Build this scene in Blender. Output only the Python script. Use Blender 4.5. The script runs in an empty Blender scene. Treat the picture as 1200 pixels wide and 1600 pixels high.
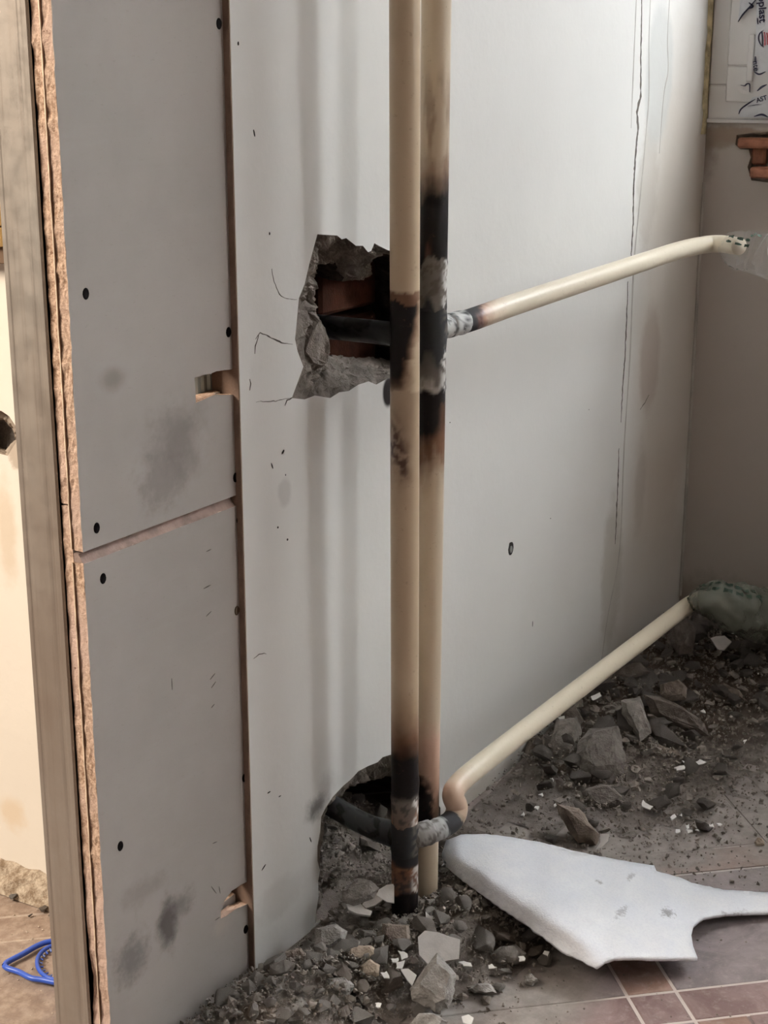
import bpy, bmesh, math, random
import mathutils
from mathutils import Vector, Matrix, noise, geometry

scene = bpy.context.scene
COL = scene.collection
R = math.radians

# ------------------------------------------------------------------ camera
TH, PT, FPX = R(32.0), math.atan(690 / 2380), 2380.0
CH = 0.96                                                    # lens height above the floor
CAM = Vector((0, -0.9, CH))
_f0 = Vector((math.cos(TH), math.sin(TH), 0)); _r = Vector((math.sin(TH), -math.cos(TH), 0)); _z = Vector((0, 0, 1))
_f = _f0 * math.cos(PT) - _z * math.sin(PT); _u = _f0 * math.sin(PT) + _z * math.cos(PT)
cam_d = bpy.data.cameras.new('camera'); cam = bpy.data.objects.new('camera', cam_d); COL.objects.link(cam)
cam.matrix_world = Matrix(((_r.x, _u.x, -_f.x, CAM.x), (_r.y, _u.y, -_f.y, CAM.y), (_r.z, _u.z, -_f.z, CAM.z), (0, 0, 0, 1)))
cam_d.sensor_fit = 'VERTICAL'; cam_d.sensor_height = 36.0; cam_d.lens = FPX / 1600 * 36.0
cam_d.clip_start = 0.02; cam_d.clip_end = 60
scene.camera = cam

# ------------------------------------------------------------------ world, lights, exposure
scene.view_settings.view_transform = 'Standard'; scene.view_settings.look = 'None'
scene.view_settings.gamma = 1.0; scene.view_settings.use_curve_mapping = False
scene.view_settings.exposure = 0.17
w = bpy.data.worlds.new('sky'); scene.world = w; w.use_nodes = True
w.node_tree.nodes['Background'].inputs[0].default_value = (1.0, 0.93, 0.86, 1)
w.node_tree.nodes['Background'].inputs[1].default_value = 0.185

def area(name, loc, target, sx, sy, power, col):
    d = bpy.data.lights.new(name, 'AREA'); d.shape = 'RECTANGLE'; d.size = sx; d.size_y = sy; d.energy = power; d.color = col
    o = bpy.data.objects.new(name, d); COL.objects.link(o); o.location = loc
    o.rotation_euler = (Vector(target) - Vector(loc)).to_track_quat('-Z', 'Y').to_euler(); return o
# daylight outside the window in the right wall, and the warm sun bounce of the next room
area('window_daylight', (3.35, -1.22, 2.20), (1.75, -0.1, 0.9), 0.95, 1.2, 82, (0.93, 0.97, 1.0))
area('far_window_daylight', (2.85, -3.05, 1.85), (1.3, -0.1, 0.9), 0.95, 1.25, 208, (0.95, 0.97, 1.0))
area('next_room_daylight', (-0.7, 1.5, 2.2), (1.1, 0.15, 0.4), 0.9, 1.0, 112, (1.0, 0.89, 0.77))

# ------------------------------------------------------------------ helpers
def ray(x, y): return _f + _r * ((x - 600) / FPX) - _u * ((y - 800) / FPX)
def PY(x, y, Y=0.0): d = ray(x, y); return CAM + d * ((Y - CAM.y) / d.y)
def PX(x, y, X): d = ray(x, y); return CAM + d * ((X - CAM.x) / d.x)
def PZ(x, y, Z=0.0): d = ray(x, y); return CAM + d * ((Z - CAM.z) / d.z)
def PP(x, y, p0, n): d = ray(x, y); return CAM + d * ((p0 - CAM).dot(n) / d.dot(n))
def proj(p):
    d = Vector(p) - CAM; k = d.dot(_f); return 600 + FPX * d.dot(_r) / k, 800 - FPX * d.dot(_u) / k

def thing(name, label, cat, loc=(0, 0, 0), group=None, kind=None):
    o = bpy.data.objects.new(name, None); COL.objects.link(o); o.location = loc; o.empty_display_size = 0.05
    tag(o, label, cat, group, kind); return o
def tag(o, label=None, cat=None, group=None, kind=None):
    if label: o['label'] = label
    if cat: o['category'] = cat
    if group: o['group'] = group
    if kind: o['kind'] = kind
    return o
def obj(name, verts, faces, mat, parent=None, smooth=False, loc=None, cols=None, edges=()):
    """one mesh object; verts are world coordinates"""
    off = Vector(loc) if loc is not None else Vector((0, 0, 0))
    pl = off.copy()
    if parent is not None:
        q = parent; pw = Vector((0, 0, 0))
        while q is not None: pw += q.location; q = q.parent
        if loc is None: off = pw.copy()
        pl = off - pw
    me = bpy.data.meshes.new(name)
    me.from_pydata([tuple(Vector(v) - off) for v in verts], list(edges), [tuple(f) for f in faces])
    if isinstance(mat, (list, tuple)):
        for m in mat: me.materials.append(m)
    else: me.materials.append(mat)
    if smooth: me.polygons.foreach_set('use_smooth', [True] * len(me.polygons))
    if cols:
        a = me.color_attributes.new('paint', 'FLOAT_COLOR', 'POINT')
        a.data.foreach_set('color', [c for q in cols for c in (q[0], q[1], q[2], q[3] if len(q) > 3 else 1.0)])
    me.update()
    o = bpy.data.objects.new(name, me); COL.objects.link(o); o.location = pl
    if parent is not None: o.parent = parent
    return o
def box(x0, x1, y0, y1, z0, z1, b=0.0):
    if b <= 0:
        v = [(x, y, z) for z in (z0, z1) for y in (y0, y1) for x in (x0, x1)]
        return v, [(0, 2, 3, 1), (4, 5, 7, 6), (0, 1, 5, 4), (2, 6, 7, 3), (0, 4, 6, 2), (1, 3, 7, 5)]
    bm = bmesh.new(); bmesh.ops.create_cube(bm, size=1)
    for q in bm.verts: q.co = Vector(((x0 + x1) / 2 + q.co.x * (x1 - x0), (y0 + y1) / 2 + q.co.y * (y1 - y0), (z0 + z1) / 2 + q.co.z * (z1 - z0)))
    bmesh.ops.bevel(bm, geom=bm.edges[:], offset=b, segments=1, affect='EDGES')
    r = ([tuple(q.co) for q in bm.verts], [[q.index for q in f.verts] for f in bm.faces]); bm.free(); return r
def merge(*parts):
    V, Fc = [], []
    for v, f in parts:
        n = len(V); V += list(v); Fc += [tuple(i + n for i in q) for q in f]
    return V, Fc
def fbm(p, o=4): return noise.fractal(Vector(p), 1.0, 2.0, o)
def smooth_path(pts, n=8):
    P = [Vector(p) for p in pts]; P = [P[0] * 2 - P[1]] + P + [P[-1] * 2 - P[-2]]; out = []
    for i in range(1, len(P) - 2):
        a, b, c, d = P[i - 1:i + 3]
        for k in range(n):
            t = k / n
            out.append(0.5 * ((2 * b) + (c - a) * t + (2 * a - 5 * b + 4 * c - d) * t * t + (-a + 3 * b - 3 * c + d) * t ** 3))
    out.append(P[-2]); return out
def sweep(path, rad, seg=20, cap=True, bump=None):
    """tube along path; rad number or f(t, i); returns verts, faces, normals, ts"""
    n = len(path); T = []
    for i in range(n):
        T.append((path[min(i + 1, n - 1)] - path[max(i - 1, 0)]).normalized())
    a = Vector((0, 0, 1)) if abs(T[0].z) < 0.9 else Vector((1, 0, 0))
    N = (a - T[0] * a.dot(T[0])).normalized(); V, Fc, NN, TS = [], [], [], []
    for i in range(n):
        if i:
            N = (N - T[i] * N.dot(T[i])).normalized()
        B = T[i].cross(N); t = i / (n - 1)
        for k in range(seg):
            th = 2 * math.pi * k / seg; d = N * math.cos(th) + B * math.sin(th)
            r = rad(t, i) if callable(rad) else rad
            if bump: r += bump(path[i] + d * r, t)
            V.append(path[i] + d * r); NN.append(d); TS.append(t)
    for i in range(n - 1):
        for k in range(seg):
            k2 = (k + 1) % seg; Fc.append((i * seg + k, i * seg + k2, (i + 1) * seg + k2, (i + 1) * seg + k))
    if cap:
        Fc.append(tuple(range(seg))[::-1]); Fc.append(tuple((n - 1) * seg + k for k in range(seg)))
    return V, Fc, NN, TS
def mixc(a, b, t):
    t = max(0.0, min(1.0, t)); return tuple(a[i] + (b[i] - a[i]) * t for i in range(min(len(a), len(b))))
def sstep(a, b, x):
    t = max(0.0, min(1.0, (x - a) / (b - a))); return t * t * (3 - 2 * t)

# ------------------------------------------------------------------ materials
class NT:
    def __init__(s, name, rough=0.8, metal=0.0, spec=0.3):
        s.m = bpy.data.materials.new(name); s.m.use_nodes = True; s.t = s.m.node_tree
        s.b = s.t.nodes['Principled BSDF']; s.b.inputs['Roughness'].default_value = rough
        s.b.inputs['Metallic'].default_value = metal; s.b.inputs['Specular IOR Level'].default_value = spec
        s.pos = None
    def n(s, typ, **kw):
        q = s.t.nodes.new(typ)
        for k, v in kw.items(): setattr(q, k, v)
        return q
    def L(s, a, b): s.t.links.new(a, b)
    def P(s, space='world'):
        if s.pos is None:
            s.pos = s.n('ShaderNodeNewGeometry').outputs['Position'] if space == 'world' else s.n('ShaderNodeTexCoord').outputs['Object']
        return s.pos
    def scaled(s, sc):
        q = s.n('ShaderNodeVectorMath', operation='MULTIPLY'); s.L(s.P(), q.inputs[0]); q.inputs[1].default_value = sc; return q.outputs[0]
    def noise(s, scale, detail=4, rough=0.6, sc=None, dist=0.0):
        q = s.n('ShaderNodeTexNoise'); q.inputs['Scale'].default_value = scale; q.inputs['Detail'].default_value = detail
        q.inputs['Roughness'].default_value = rough; q.inputs['Distortion'].default_value = dist
        s.L(s.scaled(sc) if sc else s.P(), q.inputs['Vector']); return q.outputs['Fac']
    def ramp(s, fac, lo, hi, a=0.0, b=1.0):
        q = s.n('ShaderNodeMapRange'); q.inputs[1].default_value = lo; q.inputs[2].default_value = hi
        q.inputs[3].default_value = a; q.inputs[4].default_value = b; q.interpolation_type = 'SMOOTHSTEP'; s.L(fac, q.inputs[0]); return q.outputs[0]
    def mul(s, a, b):
        q = s.n('ShaderNodeMath', operation='MULTIPLY'); s.put(a, q.inputs[0]); s.put(b, q.inputs[1]); return q.outputs[0]
    def add(s, a, b):
        q = s.n('ShaderNodeMath', operation='ADD'); s.put(a, q.inputs[0]); s.put(b, q.inputs[1]); return q.outputs[0]
    def put(s, v, i):
        if isinstance(v, (int, float)): i.default_value = v
        elif isinstance(v, tuple): i.default_value = v if len(v) == 4 else (*v, 1)
        else: s.L(v, i)
    def mix(s, fac, a, b):
        q = s.n('ShaderNodeMix', data_type='RGBA'); s.put(fac, q.inputs[0]); s.put(a, q.inputs[6]); s.put(b, q.inputs[7]); return q.outputs[2]
    def spot(s, c, r, ns=25.0, amp=0.6, soft=0.5):
        """patch mask: ellipsoid at c with radii r, edge broken by noise"""
        q = s.n('ShaderNodeVectorMath', operation='SUBTRACT'); s.L(s.P(), q.inputs[0]); q.inputs[1].default_value = tuple(c)
        d = s.n('ShaderNodeVectorMath', operation='DIVIDE'); s.L(q.outputs[0], d.inputs[0]); d.inputs[1].default_value = tuple(r)
        l = s.n('ShaderNodeVectorMath', operation='LENGTH'); s.L(d.outputs[0], l.inputs[0])
        a = s.add(l.outputs['Value'], s.mul(s.add(s.noise(ns, 5, 0.65), -0.5), amp * 2))
        return s.ramp(a, 1.0, 1.0 - soft)
    def color(s, c): s.put(c, s.b.inputs['Base Color'])
    def bump(s, h, strength=0.3, dist=0.002, prev=None):
        q = s.n('ShaderNodeBump'); q.inputs['Strength'].default_value = strength; q.inputs['Distance'].default_value = dist
        s.put(h, q.inputs['Height'])
        if prev is not None: s.L(prev, q.inputs['Normal'])
        s.L(q.outputs[0], s.b.inputs['Normal']); return q.outputs[0]

def simple(name, col, rough=0.8, metal=0.0, var=0.15, ns=20, bs=0.0, spec=0.3, space='world'):
    t = NT(name, rough, metal, spec); t.P(space)
    f = t.noise(ns, 4); t.color(t.mix(t.ramp(f, 0.3, 0.7), tuple(c * (1 - var) for c in col), tuple(min(1, c * (1 + var)) for c in col)))
    if bs: t.bump(t.noise(ns * 8, 3), bs)
    return t.m

def wall_mat(name, base, stains_and_shade, rough=0.6):
    t = NT(name, rough, 0, 0.25)
    c = t.mix(t.ramp(t.noise(3.5, 5), 0.3, 0.7), tuple(x * 0.95 for x in base), base)
    c = t.mix(t.mul(t.ramp(t.noise(45, 5, 0.7), 0.62, 0.75), 0.10), c, tuple(x * 0.6 for x in base))
    for (cc, rr, colr, k, ns, amp, soft) in stains_and_shade:
        c = t.mix(t.mul(t.spot(cc, rr, ns, amp, soft), k), c, colr)
    t.color(c)
    b = t.bump(t.noise(160, 3), 0.12, 0.0015); t.bump(t.noise(14, 3), 0.25, 0.004, b)
    return t.m
def S(px, py, rx, rz, col, k, ns=30, amp=0.5, soft=0.5, Y=0.0):
    return (PY(px, py, Y), (rx, 0.05, rz), col, k, ns, amp, soft)

soot = (0.02, 0.016, 0.014)
m_wall = wall_mat('white_wall_paint', (0.73, 0.725, 0.695), [
    ((2.32, 0, .60), (0.21, 0.3, 0.55), (0.50, 0.45, 0.385), 0.78, 8, 0.15, 0.55), ((2.27, 0, .15), (0.22, 0.3, 0.32), (0.42, 0.35, 0.28), 0.5, 8, 0.15, 0.7),  # greyish corner plaster; the dimness of the corner is painted into these patches too
    S(494, 1262, 0.030, 0.022, soot, 0.75, 60, 0.5, 0.9), S(510, 1232, 0.030, 0.03, (0.2, 0.17, 0.15), 0.35, 60, 0.5, 0.9),
    S(607, 612, 0.015, 0.021, (0.01, 0.006, 0.006), 1.0, 20, 0.1, 0.35),
    S(1015, 560, 0.05, 0.10, (0.36, 0.29, 0.24), 0.55, 18, 0.3, 0.4), S(1012, 290, 0.05, 0.12, (0.42, 0.38, 0.33), 0.5, 30, 0.5, 0.5),
    S(1030, 120, 0.06, 0.12, (0.50, 0.51, 0.49), 0.7, 9, 0.25, 0.3), S(955, 900, 0.05, 0.16, (0.38, 0.35, 0.29), 0.5, 20, 0.5, 0.5),
    S(445, 770, 0.015, 0.02, (0.45, 0.44, 0.42), 0.5), S(1000, 760, 0.03, 0.1, (0.40, 0.36, 0.31), 0.5, 22, 0.5, 0.6),
    S(780, 1215, 0.25, 0.035, (0.33, 0.27, 0.20), 0.5, 26, 0.5, 0.6), S(440, 1400, 0.06, 0.03, (0.5, 0.48, 0.45), 0.4),
])
m_wallr = wall_mat('window_wall_white_in_shade', (0.47, 0.43, 0.39), [  # same white as the back wall, darkened to carry the window-side shade
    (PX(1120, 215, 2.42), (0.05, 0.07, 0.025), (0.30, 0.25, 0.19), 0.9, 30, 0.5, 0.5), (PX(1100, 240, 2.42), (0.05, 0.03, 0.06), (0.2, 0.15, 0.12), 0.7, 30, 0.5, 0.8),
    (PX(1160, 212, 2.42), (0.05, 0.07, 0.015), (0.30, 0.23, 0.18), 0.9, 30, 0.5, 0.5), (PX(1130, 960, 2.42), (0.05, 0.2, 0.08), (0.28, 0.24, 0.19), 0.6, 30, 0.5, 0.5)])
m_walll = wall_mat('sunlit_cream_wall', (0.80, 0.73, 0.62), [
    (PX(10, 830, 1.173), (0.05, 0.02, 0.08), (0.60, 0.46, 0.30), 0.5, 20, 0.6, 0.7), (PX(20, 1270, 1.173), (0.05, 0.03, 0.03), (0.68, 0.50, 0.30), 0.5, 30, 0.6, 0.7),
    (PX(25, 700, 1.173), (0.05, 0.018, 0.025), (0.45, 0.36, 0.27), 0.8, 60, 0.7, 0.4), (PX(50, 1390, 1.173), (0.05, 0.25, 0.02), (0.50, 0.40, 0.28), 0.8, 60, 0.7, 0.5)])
m_plain = simple('plain_plaster', (0.55, 0.52, 0.48), 0.9)
m_ceil = simple('ceiling_paint', (0.72, 0.70, 0.67), 0.9)

t = NT('broken_mortar', 0.95, 0, 0.1); f = t.noise(18, 6, 0.7)
t.color(t.mix(t.ramp(t.noise(90, 4, 0.7), 0.3, 0.7), t.mix(t.ramp(f, 0.3, 0.7), (0.12, 0.10, 0.084), (0.25, 0.215, 0.18)), t.mix(t.ramp(f, 0.3, 0.7), (0.17, 0.142, 0.12), (0.31, 0.27, 0.23))))
b_ = t.bump(t.noise(120, 5, 0.7), 0.8, 0.004); t.bump(t.noise(330, 4, 0.8), 1.0, 0.003, b_); m_mortar = t.m
t = NT('dark_cavity', 0.95, 0, 0.1); t.color(t.mix(t.ramp(t.noise(30, 5), 0.35, 0.65), (0.035, 0.028, 0.024), (0.10, 0.08, 0.068))); t.bump(t.noise(80, 5, 0.7), 0.8, 0.005); m_cavity = t.m  # near-black tone over the whole hollow
m_brickd = simple('dark_red_brick', (0.060, 0.020, 0.010), 0.9, 0, 0.3, 40, 0.3)
m_brick = simple('orange_brick', (0.25, 0.105, 0.062), 0.85, 0, 0.25, 40, 0.3)

def board_mat():
    t = NT('grey_board_paper', 0.75, 0, 0.2); base = (0.305, 0.275, 0.252)
    c = t.mix(t.ramp(t.noise(5, 5), 0.3, 0.7), tuple(x * 0.92 for x in base), tuple(x * 1.06 for x in base))
    c = t.mix(t.mul(t.ramp(t.noise(7, 4, 0.6, (1, 1, 14)), 0.5, 0.8), 0.12), c, (0.36, 0.34, 0.31))
    c = t.mix(t.mul(t.ramp(t.noise(120, 4, 0.7, (1, 1, 2.5)), 0.60, 0.72), 0.25), c, (0.20, 0.18, 0.16))
    Y = 0.0075
    for s in [S(275, 690, 0.06, 0.055, (0.10, 0.085, 0.07), 0.55, 40, 0.5, 0.9, Y), S(255, 745, 0.05, 0.04, (0.13, 0.11, 0.095), 0.5, 70, 0.7, 0.8, Y),
              S(178, 592, 0.025, 0.016, (0.14, 0.115, 0.095), 0.6, 30, 0.4, 0.9, Y), S(262, 1447, 0.020, 0.045, (0.03, 0.024, 0.02), 0.8, 50, 0.7, 0.9, Y),
              S(282, 1415, 0.03, 0.025, (0.06, 0.05, 0.045), 0.55, 60, 0.7, 0.9, Y), S(205, 1500, 0.035, 0.04, (0.05, 0.045, 0.04), 0.55, 60, 0.8, 0.9, Y),
              S(225, 1390, 0.05, 0.02, (0.12, 0.10, 0.09), 0.3, 60, 0.8, 0.9, Y), S(345, 1445, 0.02, 0.02, (0.36, 0.31, 0.27), 0.6, 60, 0.7, 0.8, Y)]:
        (cc, rr, colr, k, ns, amp, soft) = s; c = t.mix(t.mul(t.spot(cc, rr, ns, amp, soft), k), c, colr)
    t.color(c); t.bump(t.noise(300, 3), 0.08, 0.001); return t.m
m_board = board_mat()
t = NT('gypsum_core', 0.95, 0, 0.1); f = t.noise(200, 5, 0.75)
c = t.mix(t.ramp(f, 0.35, 0.65), (0.30, 0.18, 0.11), (0.70, 0.51, 0.37)); c = t.mix(t.ramp(t.noise(9, 4), 0.35, 0.7), c, (0.60, 0.44, 0.36)); 
c = t.mix(t.mul(t.ramp(t.noise(130, 3), 0.68, 0.74), 0.8), c, (0.16, 0.08, 0.05)); t.color(c)
t.bump(f, 0.7, 0.003); m_core = t.m
t = NT('galvanised_steel', 0.42, 0.55, 0.5); c = t.mix(t.ramp(t.noise(6, 5, 0.6, (1, 1, 0.4)), 0.3, 0.7), (0.30, 0.245, 0.195), (0.40, 0.36, 0.31))
c = t.mix(t.mul(t.ramp(t.noise(60, 4, 0.7, (1, 3, 0.1)), 0.5, 0.75), 0.5), c, (0.24, 0.19, 0.15)); t.color(c)
t.put(t.ramp(t.noise(40, 4), 0.3, 0.7, 0.38, 0.6), t.b.inputs['Roughness']); t.bump(t.noise(30, 4), 0.1, 0.002); m_steel = t.m
m_black = simple('black_screw_steel', (0.006, 0.005, 0.005), 0.9, 0, spec=0.05)

t = NT('pipe_paint', 0.34, 0, 0.5); a_ = t.n('ShaderNodeVertexColor', layer_name='paint'); 
c = t.mix(t.mul(t.ramp(t.noise(140, 4, 0.7), 0.62, 0.72), 0.25), a_.outputs['Color'], (0.10, 0.06, 0.035)); t.color(c)
t.L(a_.outputs['Alpha'], t.b.inputs['Roughness']); t.put(t.ramp(a_.outputs['Alpha'], .36, .5, .5, .12), t.b.inputs['Specular IOR Level']); b_ = t.bump(t.noise(35, 3), 0.15, 0.002); t.bump(t.noise(260, 4), 0.15, 0.001, b_); m_pipe = t.m

t = NT('rubble_stone', 0.95, 0, 0.1); t.P('object'); oi = t.n('ShaderNodeObjectInfo')
f = t.noise(38, 6, 0.7); c = t.mix(t.ramp(f, 0.3, 0.7), (0.150, 0.136, 0.122), (0.31, 0.285, 0.255))
c2 = t.mix(t.ramp(f, 0.3, 0.7), (0.125, 0.098, 0.078), (0.24, 0.20, 0.165)); c = t.mix(t.ramp(oi.outputs['Random'], 0.55, 1.0), c, c2)
c = t.mix(t.mul(t.ramp(t.noise(260, 3, 0.7), 0.6, 0.75), 0.3), c, (0.36, 0.34, 0.31)); t.color(c)
b_ = t.bump(t.noise(110, 5, 0.7), 0.7, 0.003); t.bump(t.noise(420, 4), 0.6, 0.0012, b_); m_stone = t.m
def stone_var(name, a, b):
    t = NT(name, 0.95, 0, 0.1); t.P('object'); f = t.noise(38, 6, 0.7); c = t.mix(t.ramp(f, 0.3, 0.7), a, b)
    c = t.mix(t.mul(t.ramp(t.noise(260, 3, 0.7), 0.6, 0.75), 0.3), c, (0.40, 0.37, 0.33)); t.color(c)
    b_ = t.bump(t.noise(110, 5, 0.7), 0.8, 0.003); t.bump(t.noise(420, 4), 0.7, 0.0015, b_); return t.m
m_stone_g = stone_var('grey_concrete', (0.18, 0.168, 0.152), (0.35, 0.33, 0.305)); m_stone_b = stone_var('brown_mortar', (0.13, 0.104, 0.085), (0.235, 0.192, 0.158))
m_stone_t = stone_var('tan_mortar', (0.27, 0.215, 0.165), (0.44, 0.36, 0.28)); m_stone_d = stone_var('dark_stone', (0.085, 0.07, 0.06), (0.16, 0.135, 0.115))
m_stone_c = stone_var('corner_stone_in_shade', (0.10, 0.087, 0.076), (0.20, 0.178, 0.158))  # darker stone copy, the dim corner light put into its colour
m_chip = simple('white_plaster_chip', (0.78, 0.77, 0.74), 0.8, 0, 0.06, 60, 0.15, space='object')
m_tilechip = simple('pale_tile_shard', (0.50, 0.47, 0.44), 0.8, 0, 0.10, 60, 0.2, space='object')

t = NT('dusty_ground', 0.95, 0, 0.1); f = t.noise(12, 6, 0.7)
c = t.mix(t.ramp(f, 0.3, 0.7), (0.13, 0.105, 0.088), (0.24, 0.21, 0.185)); c = t.mix(t.mul(t.ramp(t.noise(300, 3), 0.62, 0.72), 0.5), c, (0.38, 0.35, 0.31)); t.color(c)
b_ = t.bump(t.noise(150, 5, 0.75), 0.9, 0.004); t.bump(t.noise(500, 3), 0.6, 0.0015, b_); m_dust = t.m
t = NT('brown_dust_in_shade', 0.95, 0, 0.1); f = t.noise(14, 6, 0.7)
t.color(t.mix(t.spot((2.16, -.10, 0), (.46, .24, 1), 10, .45, .7), t.mix(t.ramp(f, 0.3, 0.7), (0.15, 0.127, 0.11), (0.24, 0.215, 0.195)), t.mix(t.ramp(f, 0.3, 0.7), (0.085, 0.063, 0.048), (0.15, 0.118, 0.095))))  # dark centre paints the corner's shade over the brown dust
b_ = t.bump(t.noise(150, 5, 0.75), 0.9, 0.004); t.bump(t.noise(500, 3), 0.6, 0.0015, b_); m_dust2 = t.m
def floor_mat(name, cols, ns, grid=None):
    t = NT(name, 0.55, 0, 0.3)
    c = t.mix(t.ramp(t.noise(ns, 6, 0.65, None, 1.2), 0.3, 0.7), cols[0], cols[1])
    c = t.mix(t.mul(t.ramp(t.noise(90, 5, 0.7), 0.5, 0.72), 0.5), c, (0.30, 0.26, 0.24))
    # settled demolition dust, thick round the rubble and thinning out into the room
    if grid:      # joints of the same tile pattern, carried on where no tile is laid one by one
        gl = None
        for ax, off in ((math.cos(R(42.7)), math.sin(R(42.7)), 0), .695), ((math.sin(R(42.7)), -math.cos(R(42.7)), 0), 1.186):
            q = t.n('ShaderNodeVectorMath', operation='DOT_PRODUCT'); t.L(t.P(), q.inputs[0]); q.inputs[1].default_value = ax
            w_ = t.n('ShaderNodeMath', operation='FLOORED_MODULO'); t.L(t.add(q.outputs['Value'], -off + .0025), w_.inputs[0]); w_.inputs[1].default_value = .29
            for v_ in (.0025, .0575):
                e_ = t.n('ShaderNodeMath', operation='COMPARE'); t.L(w_.outputs[0], e_.inputs[0]); e_.inputs[1].default_value = v_; e_.inputs[2].default_value = .0024
                gl = e_.outputs[0] if gl is None else t.add(gl, e_.outputs[0])
        cl_ = t.n('ShaderNodeClamp'); t.L(gl, cl_.inputs[0]); c = t.mix(cl_.outputs[0], c, grid)
    m = None
    for cc, rr, k in [((2.05, -0.20, 0), (0.62, 0.36, 1), 0.95), ((1.62, -0.16, 0), (0.40, 0.22, 1), 0.9), ((1.30, -0.10, 0), (0.36, 0.17, 1), 0.9),
                      ((1.29, -0.27, 0), (0.17, 0.10, 1), 0.95), ((2.0, -0.45, 0), (0.4, 0.2, 1), 0.5)]:
        q = t.mul(t.spot(cc, rr, 9, 0.35, 0.6), k); m = q if m is None else t.add(m, q)
    mm = t.n('ShaderNodeClamp'); t.L(m, mm.inputs[0])
    d = t.mix(t.ramp(t.noise(30, 6, 0.7), 0.3, 0.7), (0.17, 0.145, 0.128), (0.27, 0.245, 0.222))
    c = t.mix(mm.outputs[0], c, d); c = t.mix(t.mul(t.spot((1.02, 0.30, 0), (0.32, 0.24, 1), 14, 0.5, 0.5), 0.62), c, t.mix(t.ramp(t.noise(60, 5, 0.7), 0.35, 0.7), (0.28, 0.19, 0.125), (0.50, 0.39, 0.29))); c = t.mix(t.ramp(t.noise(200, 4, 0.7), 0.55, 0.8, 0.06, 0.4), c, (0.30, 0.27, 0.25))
    t.color(c); t.put(t.ramp(mm.outputs[0], 0, 1, 0.42, 0.95), t.b.inputs['Roughness']); t.bump(t.noise(180, 4, 0.7), 0.25, 0.002); return t.m
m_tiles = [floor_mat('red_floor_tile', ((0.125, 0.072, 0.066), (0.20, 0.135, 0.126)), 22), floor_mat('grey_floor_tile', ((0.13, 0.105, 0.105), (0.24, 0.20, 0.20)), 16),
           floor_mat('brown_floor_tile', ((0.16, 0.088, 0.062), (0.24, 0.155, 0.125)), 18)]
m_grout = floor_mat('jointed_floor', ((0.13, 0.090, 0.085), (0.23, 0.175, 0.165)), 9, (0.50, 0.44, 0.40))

# ------------------------------------------------------------------ the room: walls with broken holes
XL, XR, HT = 1.173, 2.42, 2.6
def pt(l, f): return [f(*q) for q in l]
h1 = [((496, 366), (500, 412, .03)), ((512, 367), (510, 411, .03)), ((527, 368), (520, 411, .03)), ((534, 374), (526, 411, .033)), ((541, 372), (530, 415, .04)), ((556, 384), (536, 438, .05)), ((567, 384), (556, 440, .05)), ((575, 394), (574, 437, .05)),
      ((580, 392), (578, 424, .04)), ((585, 380), (580, 408, .03)), ((594, 385), (590, 399, .022)), ((606, 391), (600, 397, .02)), ((640, 400), (634, 410, .02)), ((672, 450), (660, 455, .02)), ((675, 520), (662, 520, .02)), ((655, 572), (648, 556, .04)),
      ((630, 588), (626, 564, .05)), ((606, 591), (606, 562, .06)), ((588, 601), (590, 560, .06)), ((576, 596), (577, 559, .06)), ((560, 601), (560, 558, .06)), ((545, 611), (545, 557, .06)),
      ((530, 613), (530, 556, .06)), ((516, 622), (516, 555, .055)), ((492, 618), (512, 550, .05)), ((476, 624), (510, 545, .045)), ((456, 622), (505, 535, .04)), ((474, 573), (500, 515, .035)),
      ((465, 549), (498, 500, .035)), ((461, 530), (496, 490, .035)), ((467, 466), (493, 480, .035)), ((476, 444), (491, 466, .03)), ((484, 410), (489, 441, .03)), ((491, 384), (494, 425, .03))]
h2 = [((611, 1179), (612, 1212, .045)), ((598, 1183), (600, 1214, .04)), ((590, 1191), (592, 1217, .04)), ((575, 1197), (580, 1221, .035)), ((560, 1205), (562, 1224, .02)), ((548, 1218), (549, 1229, .012)), ((536, 1228), (538, 1236, .01)), ((520, 1245), (522, 1250, .01)),
      ((509, 1262), (511, 1266, .01)), ((502, 1276), (504, 1279, .008)), ((500, 1300), (502, 1302, .008)), ((496, 1322), (498, 1323, .008)), ((496, 1345), (498, 1346, .008)), ((500, 1360), (503, 1361, .01)), ((497, 1378), (503, 1380, .012)), ((498, 1400), (505, 1400, .02)), ((494, 1425), (503, 1424, .03)), ((492, 1446), (503, 1436, .04)),
      ((600, 1358), (600, 1352, .04)), ((688, 1288), (684, 1284, .04)), ((688, 1262), (682, 1262, .03)), ((670, 1235), (664, 1240, .03)), ((650, 1205), (645, 1216, .03)), ((630, 1186), (630, 1204, .03))]
def poly_plane(outer, holes, mk, mat, name, parent=None, **kw):
    """flat face with holes from 2-D loops; mk maps (a, b) to a world point"""
    loops = [[Vector((a, b, 0)) for a, b in l] for l in [outer] + holes]
    tri = geometry.tessellate_polygon(loops); V = [mk(v.x, v.y) for l in loops for v in l]
    return obj(name, V, tri, mat, parent, **kw)
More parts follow.
